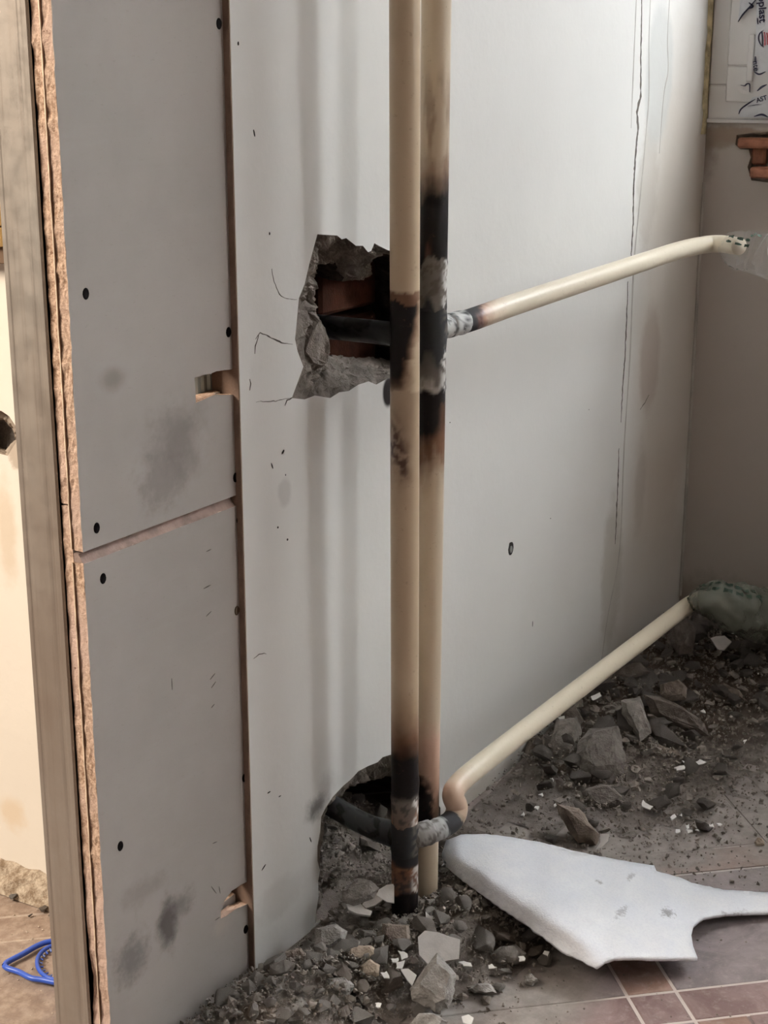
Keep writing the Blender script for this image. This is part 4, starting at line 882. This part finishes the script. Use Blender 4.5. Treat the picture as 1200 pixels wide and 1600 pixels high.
big = [
 ('rubble_block', 'largest pale grey block in the corner rubble, standing upright', [(905, 1160), (920, 1138), (965, 1134), (973, 1150), (979, 1190), (972, 1215), (955, 1224), (925, 1222), (908, 1200), (900, 1178)], .012, .05, m_stone_c, 62),
 ('rubble_block', 'dark grey block leaning left of the largest pale block', [(870, 1125), (902, 1120), (910, 1145), (900, 1180), (888, 1188), (862, 1182), (858, 1165)], .015, .04, m_stone, 62),
 ('rubble_block', 'small dark block wedged under the lower pipe behind the leaning block', [(885, 1108), (900, 1103), (911, 1125), (906, 1142), (880, 1128)], .035, .03, D_, 60),
 ('rubble_block', 'rounded flat grey stone in front of the largest pale block', [(908, 1238), (920, 1230), (945, 1225), (965, 1228), (978, 1248), (975, 1258), (945, 1266), (915, 1263)], .004, .04, m_stone_c, 45),
 ('rubble_block', 'upright grey slab right of the largest pale block', [(970, 1095), (1000, 1088), (1010, 1115), (1018, 1145), (1000, 1159), (985, 1135), (972, 1115)], .03, .035, m_stone, 58),
 ('rubble_slab', 'long dark slab sloping down to the right in the corner rubble', [(1005, 1085), (1035, 1088), (1075, 1110), (1100, 1130), (1108, 1150), (1080, 1146), (1045, 1130), (1015, 1114)], .015, .03, D_, 35),
 ('rubble_block', 'brownish rounded lump above the long dark slab', [(1030, 1070), (1060, 1062), (1075, 1075), (1072, 1092), (1045, 1096), (1030, 1088)], .04, .04, B_, 45),
 ('rubble_block', 'lone brown lump at the right edge of the corner rubble', [(1098, 1082), (1130, 1066), (1155, 1078), (1168, 1096), (1140, 1101), (1105, 1096)], .006, .05, B_, 38),
 ('rubble_block', 'dark brown block under the bend of the lower pipe', [(1045, 975), (1075, 966), (1088, 985), (1082, 1020), (1060, 1024), (1047, 1000)], .06, .04, D_, 55),
 ('rubble_block', 'dark stone against the wall at the left end of the corner rubble', [(825, 1150), (850, 1148), (855, 1180), (846, 1193), (816, 1191)], .004, .035, m_stone, 50),
 ('rubble_block', 'reddish wedge below the dark leaning block', [(855, 1203), (885, 1190), (893, 1215), (876, 1223)], .004, .03, B_, 45),
 ('rubble_block', 'brown-sided broken wedge lying against the foam sheet', [(870, 1256), (905, 1262), (915, 1288), (937, 1305), (931, 1321), (903, 1318), (893, 1292), (872, 1270)], .003, .05, B_, 40),
 ('rubble_slab', 'flat dark slab against the wall near the corner', [(958, 1042), (1000, 1034), (1018, 1050), (985, 1062), (962, 1058)], .055, .02, D_, 30),
 ('rubble_slab', 'flat reddish slab low in front of the long dark slab', [(993, 1170), (1020, 1160), (1060, 1172), (1065, 1182), (1035, 1186), (1000, 1180)], .006, .02, B_, 25),
 ('rubble_block', 'angular dark piece between the long slab and open floor', [(1066, 1152), (1075, 1145), (1100, 1156), (1090, 1166), (1072, 1164)], .004, .02, D_, 40),
 ('rubble_block', 'long pale mortar slab at the pipe base beside the wall hole', [(493, 1450), (525, 1443), (543, 1455), (540, 1470), (512, 1486), (492, 1484)], .018, .025, G, 45),
 ('rubble_block', 'tan crumbly lump with cracked top in front of the front riser', [(540, 1482), (556, 1477), (582, 1478), (596, 1492), (580, 1506), (560, 1503), (542, 1497)], .024, .03, T_, 40),
 ('rubble_block', 'tan rounded lump just below the cracked tan one', [(562, 1510), (578, 1498), (594, 1508), (592, 1524), (576, 1530), (562, 1526)], .022, .03, T_, 45),
 ('rubble_block', 'split stone with one dark face in the middle of the near heap', [(509, 1530), (540, 1525), (555, 1540), (545, 1558), (520, 1559), (508, 1546)], .018, .04, G, 48),
 ('rubble_block', 'large brown stone against the wall at the left of the near heap', [(440, 1487), (470, 1481), (488, 1500), (489, 1523), (465, 1519), (438, 1497)], .014, .03, B_, 42),
 ('rubble_block', 'speckled brown stone between two larger ones in the near heap', [(490, 1495), (510, 1487), (522, 1505), (521, 1529), (495, 1521)], .018, .03, B_, 48),
 ('rubble_block', 'dark pointed stone touching the wall edge beside the lower board', [(412, 1512), (438, 1495), (455, 1515), (440, 1526), (415, 1522)], .012, .03, D_, 42),
 ('rubble_block', 'upright dark stone tucked into the corner by the lower board', [(398, 1540), (405, 1523), (418, 1535), (424, 1555), (405, 1562), (394, 1556)], .012, .03, D_, 55),
 ('rubble_block', 'wide brown lump at the bottom left of the near heap', [(372, 1600), (375, 1573), (400, 1560), (435, 1562), (450, 1580), (440, 1606), (400, 1612)], .012, .045, B_, 48),
 ('rubble_block', 'tall grey-brown lump right of the wide brown one', [(447, 1575), (472, 1550), (484, 1575), (477, 1604), (445, 1608)], .012, .035, m_stone, 50),
 ('rubble_block', 'large triangular grey concrete lump with a pointed top in the near heap', [(683, 1488), (694, 1502), (712, 1522), (712, 1548), (700, 1576), (680, 1583), (645, 1562), (641, 1545), (655, 1522)], .010, .045, G, 45),
 ('rubble_block', 'square grey stone resting inside the lower wall hole', [(533, 1392), (560, 1372), (580, 1376), (592, 1388), (584, 1404), (552, 1416), (534, 1410)], .040, .03, G, 45),
 ('rubble_block', 'reddish brown stone wedged against the foot of the front riser', [(597, 1442), (640, 1445), (642, 1478), (617, 1486), (598, 1466)], .020, .03, B_, 52),
 ('rubble_block', 'rough grey lump at the right of the near heap', [(765, 1492), (782, 1478), (806, 1476), (822, 1490), (815, 1506), (782, 1512)], .004, .035, G, 42),
 ('rubble_block', 'brown stone in the shade of the foam sheet edge', [(722, 1424), (738, 1414), (755, 1422), (752, 1436), (728, 1438)], .004, .03, D_, 45),
 ('rubble_block', 'broad dark stone close under the foam sheet', [(760, 1434), (780, 1429), (794, 1440), (786, 1450), (762, 1449)], .004, .03, D_, 40),
 ('rubble_block', 'flat-topped grey piece on the dusty floor in front of the heap', [(730, 1546), (745, 1536), (768, 1538), (776, 1552), (760, 1554), (740, 1552)], .003, .03, G, 40),
 ('rubble_block', 'long grey splinter behind the white shard', [(702, 1444), (715, 1440), (735, 1462), (732, 1472), (712, 1462)], .008, .025, G, 42),
 ('rubble_block', 'stone with a lit top right of the long splinter', [(732, 1462), (752, 1458), (772, 1470), (758, 1484), (736, 1482)], .004, .03, m_stone, 42),
 ('rubble_block', 'small crumbly stone nearest the foam sheet tip', [(818, 1525), (830, 1520), (842, 1532), (832, 1541), (820, 1537)], .003, .02, G, 45),
 ('rubble_block', 'tiny isolated stone on the red floor at the far right', [(1178, 1316), (1184, 1308), (1192, 1310), (1195, 1320), (1182, 1322)], .002, .012, T_, 45),
 ('rubble_block', 'round-backed stone at the bottom edge below the triangular lump', [(640, 1600), (655, 1583), (680, 1582), (700, 1596), (690, 1612), (650, 1614)], .006, .035, G, 45),
 ('plaster_chunk', 'tall loose mortar chunk hanging at the left of the upper hole', [(474, 524), (484, 505), (497, 486), (506, 488), (512, 500), (514, 530), (513, 572), (503, 582), (484, 572), (468, 550)], None, .018, m_mortar, 0),
]
for i, (nm, lab, px, base, th_, mt, tilt) in enumerate(big):
    if base is None:
        O = [PY(x - 14, y + 2, .022) for x, y in px]; c = sum(O, Vector()) / len(O); bm = bmesh.new()
        for q in O: bm.verts.new(q - c); bm.verts.new((q - c) * .75 + Vector((0, -.014, 0))); bm.verts.new((q - c) * .8 + Vector((0, .02, 0)))
        r_ = bmesh.ops.convex_hull(bm, input=bm.verts[:]); bmesh.ops.delete(bm, geom=[g for g in r_['geom_interior'] if isinstance(g, bmesh.types.BMVert)], context='VERTS')
        finish_rock(bm, 3, .10, 3, .04); me = bm_mesh(bm, nm, mt); o = bpy.data.objects.new(nm, me); COL.objects.link(o); o.location = c; tag(o, lab, 'plaster')
    else: traced(nm, lab, px, base, th_ * .62, mt, tilt, seed=i, cuts=3, rough=.09 if 'triangular' in lab else .055)
def shard(label, px, base, mat, tilt=20, thick=.0035, name='plaster_shard', group=None):
    cx = sum(p[0] for p in px) / len(px); by = max(p[1] for p in px); p0 = PZ(cx, by, base)
    hd = Vector((p0.x - CAM.x, p0.y - CAM.y, 0)).normalized(); n = (-hd * math.sin(R(tilt)) + Vector((0, 0, 1)) * math.cos(R(tilt)))
    O = [PP(x, y, p0, n) for x, y in px]; c = sum(O, Vector()) / len(O); k = len(O)
    V = [q + n * thick for q in O] + O; Fc = [tuple(range(k))[::-1], tuple(range(k, 2 * k))] + [(i, (i + 1) % k, k + (i + 1) % k, k + i) for i in range(k)]
    return tag(obj(name, V, Fc, mat, None, loc=c), label, 'shard', group)
shard('large off-white shard lying flat in front of the rear riser', [(653, 1466), (664, 1456), (686, 1459), (702, 1465), (719, 1470), (717, 1500), (698, 1503), (672, 1512), (655, 1494)], .030, m_tilechip, 35)
shard('upright white shard with a grey core beside the rear riser', [(665, 1425), (672, 1432), (690, 1432), (695, 1440), (686, 1452), (680, 1457), (667, 1456)], .024, m_chip, 50)
shard('curved white shard behind the front riser at the lower hole', [(588, 1400), (592, 1391), (604, 1384), (616, 1382), (616, 1412), (604, 1410)], .046, m_chip, 45)
shard('pale grey shard leaning inside the lower hole', [(566, 1414), (582, 1398), (590, 1396), (602, 1404), (586, 1416), (572, 1420)], .042, m_tilechip, 40)
shard('long white shard lying before the lower hole', [(541, 1415), (553, 1416), (563, 1414), (570, 1422), (581, 1426), (578, 1433), (558, 1430), (545, 1424)], .036, m_chip, 25)
shard('white pointed shard beside the triangular concrete lump', [(626, 1516), (638, 1515), (651, 1525), (644, 1541), (636, 1532)], .028, m_chip, 40)
shard('white curved shard standing behind the foam sheet', [(937, 1303), (952, 1303), (950, 1314), (940, 1324), (931, 1327), (938, 1316)], .012, m_chip, 60)
shard('pale chip on the dark rubble under the lower bag', [(1110, 999), (1118, 996), (1132, 995), (1143, 1004), (1131, 1017), (1121, 1016)], .05, m_tilechip, 40)
shard('white chip at the bottom edge in front of the heap', [(721, 1590), (732, 1587), (740, 1592), (736, 1604), (724, 1600)], .004, m_chip, 35)
shard('narrow wooden offcut standing at the very bottom left by the board', [(354, 1600), (356, 1574), (362, 1571), (370, 1572), (369, 1606), (356, 1610)], .012, m_tilechip, 75, .006, 'wood_offcut')
chips = [((622, 1487), (633, 1488), (637, 1497), (627, 1501)), ((612, 1500), (622, 1497), (624, 1503), (614, 1506)), ((620, 1504), (631, 1503), (630, 1515), (619, 1515)), ((596, 1522), (606, 1520), (609, 1530), (600, 1530)),
         ((718, 1504), (730, 1503), (737, 1510), (726, 1511)), ((762, 1510), (768, 1507), (776, 1514), (764, 1515)), ((811, 1495), (820, 1494), (819, 1503), (812, 1502)), ((849, 1487), (857, 1489), (857, 1495), (850, 1492)),
         ((586, 1567), (596, 1570), (594, 1576), (586, 1574)), ((1082, 1192), (1095, 1189), (1103, 1193), (1090, 1197)), ((1066, 1190), (1078, 1193), (1082, 1197), (1070, 1196)), ((1054, 1200), (1068, 1197), (1072, 1202), (1058, 1204)), ((1003, 1252), (1012, 1258), (1020, 1262), (1016, 1266), (1004, 1260)),
         ((1060, 1274), (1066, 1272), (1066, 1277)), ((1046, 1276), (1054, 1273), (1058, 1278), (1050, 1281)), ((1070, 1291), (1076, 1290), (1078, 1294), (1072, 1295)), ((1054, 1298), (1062, 1297), (1064, 1302), (1056, 1303)), ((1072, 1298), (1080, 1297), (1082, 1301), (1074, 1302)), ((1086, 1298), (1091, 1296), (1093, 1301)),
         ((1108, 1290), (1115, 1289), (1115, 1293), (1109, 1293)), ((1120, 1288), (1127, 1287), (1127, 1291), (1121, 1291)), ((860, 1218), (864, 1217), (864, 1222)), ((842, 1242), (849, 1241), (848, 1246)), ((812, 1273), (818, 1271), (819, 1276)), ((833, 1262), (841, 1260), (840, 1265)), ((864, 1258), (868, 1257), (868, 1262)), ((1093, 1112), (1100, 1110), (1102, 1115)), ((1160, 1158), (1165, 1157), (1164, 1162)), ((870, 1122), (880, 1120), (888, 1124), (876, 1127)), ((924, 1090), (936, 1083), (938, 1088), (928, 1096))]
def surf(px, py):
    z = 0.0
    for _ in range(6):
        p = PZ(px, py, z); z = mound(p.x, p.y)
    return z
rc_ = random.Random(9)
for k, c in enumerate(chips):
    c = [q for a_, b_ in zip(c, c[1:] + c[:1]) for q in ((a_[0] + rc_.uniform(-2, 2), a_[1] + rc_.uniform(-1.5, 1.5)), ((a_[0] + b_[0]) / 2 + rc_.uniform(-1, 2), (a_[1] + b_[1]) / 2 + rc_.uniform(-1, 1)))][::1]
    sx, sy = sum(q[0] for q in c) / len(c), sum(q[1] for q in c) / len(c); near = sx < 870 and sy > 1470
    shard('small white plaster chip scattered in the near heap by the risers' if near else 'small white plaster chip scattered over the corner rubble', c, surf(sx, sy) + (.012 if near else .006), m_chip, 30, .002, 'plaster_chip', 'white chips in the near heap' if near else 'white chips over the corner rubble')

def scatter(n, region, smin, smax, label, group, seed, prob, meshes=ROCKS, lift=.35, ymax_=-1):
    rr = random.Random(seed); k = 0; tries = 0; occ = []
    while k < n and tries < n * 400:
        tries += 1; x, y = rr.uniform(*region[0]), rr.uniform(*region[1])
        if rr.random() > prob(x, y): continue
        s = smin + (smax - smin) * rr.random() ** 2.0 * (.25 + .75 * prob(x, y)); z = mound(x, y)
        if ymax_ < 0 and y + s > -.002: y = -.002 - s
        if ymax_ < 0 and x < XL and y + s > .0: y = -s
        if x + s > XR - .003: continue
        if any((x - a) ** 2 + (y - b) ** 2 < ((s + c) * .62) ** 2 for a, b, c in occ): continue
        if (x - F0.x) ** 2 + (y - F0.y) ** 2 < (s + .016) ** 2 or (x - K0.x) ** 2 + (y - K0.y) ** 2 < (s + .016) ** 2: continue
        occ.append((x, y, s))
        sc = Vector((s * rr.uniform(.8, 1.25), s * rr.uniform(.7, 1.1), s * rr.uniform(.55, .95)))
        eu = mathutils.Euler((rr.uniform(-.5, .5), rr.uniform(-.5, .5), rr.uniform(0, 6.28))); lc = Vector((x, y, max(z + sc[2] * lift, sc[2] * .62)))
        px_, py_ = proj(lc); vis = -30 < px_ < 1230 and py_ < 1640
        PIECES.append((s / (lc - CAM).length * (1 if vis else .2), rr.choice(meshes), sc, eu, lc, label, group)); k += 1
PIECES = []
def place_pieces(limit):
    PIECES.sort(key=lambda q: -q[0]); rest = {}
    for _, me, sc, eu, lc, label, group in PIECES[:limit]:
        o = bpy.data.objects.new('rubble_piece', me); COL.objects.link(o); o.scale = sc; o.rotation_euler = eu; o.location = lc; tag(o, label, 'rubble', group)
    for _, me, sc, eu, lc, label, group in PIECES[limit:]:
        V, Fc = rest.setdefault('corner' if lc.x > 1.6 else 'near', ([], [])); M = Matrix.LocRotScale(lc, eu, sc); n = len(V)
        V += [M @ v.co for v in me.vertices]; Fc += [tuple(i + n for i in p.vertices) for p in me.polygons]
    for k, (V, Fc) in rest.items():
        tag(obj('rubble_pieces', V, Fc, m_grit), 'smaller stones and pebbles filling the ' + ('corner rubble' if k == 'corner' else 'heap at the foot of the risers'), 'rubble', kind='stuff')
clampp = lambda v: max(0, min(1, v))
scatter(210, ((1.60, 2.40), (-.44, -.02)), .009, .042, 'small stone among the dark rubble in the window corner', 'small stones of the corner rubble', 11, lambda x, y: clampp(mound(x, y) / .05) ** 1.1, ROCKS2)
scatter(290, ((1.00, 1.56), (-.29, -.01)), .0075, .024, 'small stone among the grey rubble at the foot of the risers', 'small stones of the near heap', 12, lambda x, y: clampp(mound(x, y) / .020) ** 1.3)
scatter(60, ((1.60, 2.2), (-.45, -.03)), .003, .008, 'pebble of broken mortar strewn before the corner rubble', 'pebbles before the corner rubble', 13, lambda x, y: clampp((.35 * gsn(x, y, 1.85, -.2, .3, .16))), PEBB)
scatter(34, ((1.335, 1.50), (.012, .115)), .008, .020, 'small stone lying on the dust slope inside the lower wall hole', 'small stones inside the lower wall hole', 14, lambda x, y: 1, ymax_=1)
# gravel and grit nobody could count
m_grit = simple('grey_brown_grit', (0.20, 0.175, 0.15), 0.95, 0, 0.3, 80)
place_pieces(285)
def grit(name, label, n, region, smin, smax, prob, seed, mat=m_grit, cat='gravel'):
    rr = random.Random(seed); V, Fc = [], []; k = 0; tries = 0
    base = []
    for i in range(6):
        bm = rock_shape(300 + i, .8, 0, 0, 7); bmesh.ops.triangulate(bm, faces=bm.faces[:]); bm.verts.index_update()
        base.append(([v.co.copy() for v in bm.verts], [[v.index for v in f.verts] for f in bm.faces])); bm.free()
    while k < n and tries < n * 60:
        tries += 1; x, y = rr.uniform(*region[0]), rr.uniform(*region[1])
        if rr.random() > prob(x, y): continue
        s = smin + (smax - smin) * rr.random() ** 3; z = mound(x, y) + s * .25 + (.004 if mound(x, y) > .008 else 0) * rr.random()
        if x > XL - .005 and y > -.004 - s and not (1.34 < x < 1.52): continue
        bv, bf = rr.choice(base); M = Matrix.Rotation(rr.uniform(0, 6.28), 3, 'Z') @ Matrix.Rotation(rr.uniform(-.6, .6), 3, 'X'); o_ = len(V)
        V += [Vector((x, y, z)) + (M @ v) * s for v in bv]; Fc += [[a + o_ for a in f] for f in bf]; k += 1
    return tag(obj(name, V, Fc, mat), label, cat, kind='stuff')
grit('gravel', 'fine grey grit filling the near heap and the lower hole', 9000, ((1.0, 1.62), (-.30, .12)), .0010, .0042, lambda x, y: clampp(mound(x, y) / .022) + .02 * clampp(1 - abs(y + .2) * 5), 21)
grit('gravel', 'fine dark grit between the stones of the corner rubble', 9000, ((1.58, 2.41), (-.55, -.005)), .0010, .0050, lambda x, y: clampp(mound(x, y) / .04) + .55 * gsn(x, y, 1.88, -.22, .26, .12) + .02, 22)
grit('gravel', 'loose crumbs strewn over the dusty floor tiles', 1500, ((1.0, 2.3), (-.62, -.01)), .0007, .0022, lambda x, y: .2 + .8 * gsn(x, y, 1.6, -.2, .5, .2), 23)
grit('gravel', 'sunlit crumbs on the floor left of the partition', 500, ((.9, 1.16), (.09, .42)), .0006, .0022, lambda x, y: 1, 24, simple('pale_crumbs', (0.55, 0.47, 0.38), 0.9))
# ring-shaped dark droppings and lumps in the left room
for k, (px, py, s) in enumerate([(22, 1402, .008), (68, 1420, .007), (48, 1430, .004), (12, 1396, .004), (80, 1428, .005)]):
    p = PZ(px, py, s * .5); o = bpy.data.objects.new('rubble_piece', PEBB[k]); COL.objects.link(o); o.location = p; o.scale = (s, s, s * .7)
    tag(o, 'small dirty crumb at the foot of the sunlit wall', 'rubble', 'crumbs by the sunlit wall')

# ------------------------------------------------------------------ white foam sheet
t = NT('white_foam_sheet', 0.32, 0, 0.6); c = t.mix(t.ramp(t.noise(16, 5), 0.35, 0.7), (0.86, 0.89, 0.95), (0.93, 0.95, 0.98))
for px, py, rx, ry, k in [(1043, 1427, .012, .006, .75), (970, 1440, .018, .004, .55), (985, 1382, .012, .003, .5), (935, 1400, .005, .004, .6), (1150, 1422, .03, .006, .6), (975, 1285, .02, .01, .2), (785, 1331, .003, .002, .9), (1132, 1412, .004, .004, .4)]:
    p = PZ(px, py, .03); c = t.mix(t.mul(t.spot(p, (rx * 1.2, ry * 1.6, .05), 260, 1.3, .8), k), c, (0.16, 0.15, 0.16))
c = t.mix(t.mul(t.ramp(t.noise(330, 3), 0.4, 0.7), 0.22), c, (0.66, 0.69, 0.78)); t.color(c); b_ = t.bump(t.noise(420, 3), 0.6, 0.0015); t.bump(t.noise(60, 4), 0.35, 0.002, b_); t.b.inputs['Subsurface Weight'].default_value = 0.0; m_foam = t.m
outl = [(690, 1334, .042), (697, 1313, .055), (720, 1304, .062), (760, 1303, .064), (800, 1308, .060), (850, 1317, .054), (900, 1330, .048), (960, 1342, .042), (1000, 1349, .038), (1022, 1352, .036), (1026, 1361, .034), (1060, 1370, .029), (1080, 1379, .025), (1130, 1390, .018), (1200, 1394, .012), (1260, 1396, .010),
        (1260, 1425, .008), (1200, 1425, .008), (1140, 1427, .009), (1100, 1433, .011), (1084, 1445, .012), (1080, 1460, .012), (1083, 1478, .012), (1090, 1496, .010), (1040, 1497, .018), (990, 1496, .028), (960, 1496, .034), (945, 1501, .032), (930, 1511, .022), (915, 1504, .022), (880, 1485, .024), (840, 1457, .026), (800, 1429, .028), (750, 1396, .030), (715, 1370, .032), (694, 1352, .034)]
crease = [(704, 1334, .058), (740, 1352, .058), (790, 1388, .056), (840, 1424, .052), (890, 1462, .046), (935, 1494, .038), (780, 1335, .066), (860, 1370, .058), (930, 1410, .046), (1000, 1420, .032), (1040, 1460, .022), (900, 1430, .050), (1100, 1410, .018)]
def inside(x, y, P):
    r_ = False
    for i in range(len(P)):
        a, b = P[i], P[i - 1]
        if (a[1] > y) != (b[1] > y) and x < (b[0] - a[0]) * (y - a[1]) / (b[1] - a[1]) + a[0]: r_ = not r_
    return r_
BASEZ = [(690, .048), (720, .058), (770, .062), (850, .056), (960, .041), (1026, .033), (1080, .023), (1200, .012), (1270, .010)]
def zf(x, y):
    for (a, za_), (b, zb_) in zip(BASEZ, BASEZ[1:]):
        if x <= b or b == 1270: z = za_ + (zb_ - za_) * sstep(a, b, x); break
    ax, ay, bx, by = 694, 1352, 930, 1511; L = math.hypot(bx - ax, by - ay)
    d = ((x - ax) * (by - ay) - (y - ay) * (bx - ax)) / L; wd = 22 + 8 * sstep(700, 860, x)
    z -= .015 * (1 - min(1, max(0, d / wd))) ** 1.6 * sstep(960, 900, x)
    z += .006 * math.sin((x - 690) / 130) * sstep(1080, 900, x) * sstep(1500, 1400, y)
    return z
bnd = []
for i in range(len(outl)):
    a, b = outl[i], outl[(i + 1) % len(outl)]; L = math.hypot(a[0] - b[0], a[1] - b[1]); n = max(1, int(L / 7))
    for k in range(n):
        s = k / n; jx = fbm((a[0] + (b[0] - a[0]) * s, a[1] * .1 + s, 3)) * (1.0 if k else 0); bnd.append((a[0] + (b[0] - a[0]) * s, a[1] + (b[1] - a[1]) * s + jx, a[2] + (b[2] - a[2]) * s))
pts2 = [Vector((p[0], p[1])) for p in bnd]; nb = len(pts2)
gx = 690
while gx < 1260:
    gy = 1300
    while gy < 1512:
        x_, y_ = gx + (4 if int(gy / 8) % 2 else 0), gy
        if inside(x_, y_, bnd) and min((x_ - p[0]) ** 2 + (y_ - p[1]) ** 2 for p in bnd) > 20: pts2.append(Vector((x_, y_)))
        gy += 8
    gx += 8
res = geometry.delaunay_2d_cdt(pts2, [(i, (i + 1) % nb) for i in range(nb)], [], 1, 1e-4)
V = [PZ(v.x, v.y, zf(v.x, v.y) + fbm((v.x * .02, v.y * .03, 0)) * .0015) for v, o in zip(res[0], res[3])]
up = [f if (V[f[1]] - V[f[0]]).cross(V[f[2]] - V[f[0]]).z > 0 else f[::-1] for f in res[2]]
cfo = sum(V, Vector()) / len(V)
fo = obj('foam_sheet', V, up, m_foam, None, True, loc=(cfo.x, cfo.y, 0)); md = fo.modifiers.new('s', 'SOLIDIFY'); md.thickness = .004; md.offset = -1
tag(fo, 'torn white packing foam sheet lying across the rubble and floor tiles', 'foam sheet')

# ------------------------------------------------------------------ blue plastic bottle handle on the floor
m_blue = simple('blue_plastic', (0.035, 0.10, 0.50), 0.35, 0, 0.1, 20, 0, 0.5)
hb = thing('bottle_handle', 'blue plastic carrying handle with a ring, on the sunlit floor', 'handle', PZ(60, 1508, 0))
def fl_(x, y, z=.006): return PZ(x, y, z)
tri = [fl_(7, 1509), fl_(12, 1503), fl_(35, 1491), fl_(60, 1477), fl_(80, 1471), fl_(102, 1472), fl_(125, 1482), fl_(132, 1504), fl_(122, 1528), fl_(98, 1536), fl_(66, 1531), fl_(48, 1528), fl_(30, 1519), fl_(12, 1513)]
P_ = smooth_path(tri + [tri[0]], 8)
Vc, Fcc, _, _ = sweep(P_, .0032, 10, False); obj('loop', Vc, Fcc, m_blue, hb, True)
rc = [fl_(95 + 37 * math.cos(a_ / 24 * 2 * math.pi) * 1.0, 1504 + 28 * math.sin(a_ / 24 * 2 * math.pi), .005) for a_ in range(25)]
P_ = smooth_path(rc, 3); Vc, Fcc, _, _ = sweep(P_, .0024, 10, False); obj('ring', Vc, Fcc, m_blue, hb, True)
cr = fl_(95, 1504, .005)
m_blue2 = simple('pale_blue_plastic', (0.16, 0.24, 0.55), 0.4)
for a_ in range(0, 24):
    p = fl_(95 + 34 * math.cos(a_ / 24 * 2 * math.pi), 1504 + 25 * math.sin(a_ / 24 * 2 * math.pi), .004); q = p.lerp(cr, .16); q.z = .003
    Vc, Fcc, _, _ = sweep([p, p.lerp(q, .5), q], .0011, 6); obj('tooth', Vc, Fcc, m_blue if a_ % 2 else m_blue2, hb)
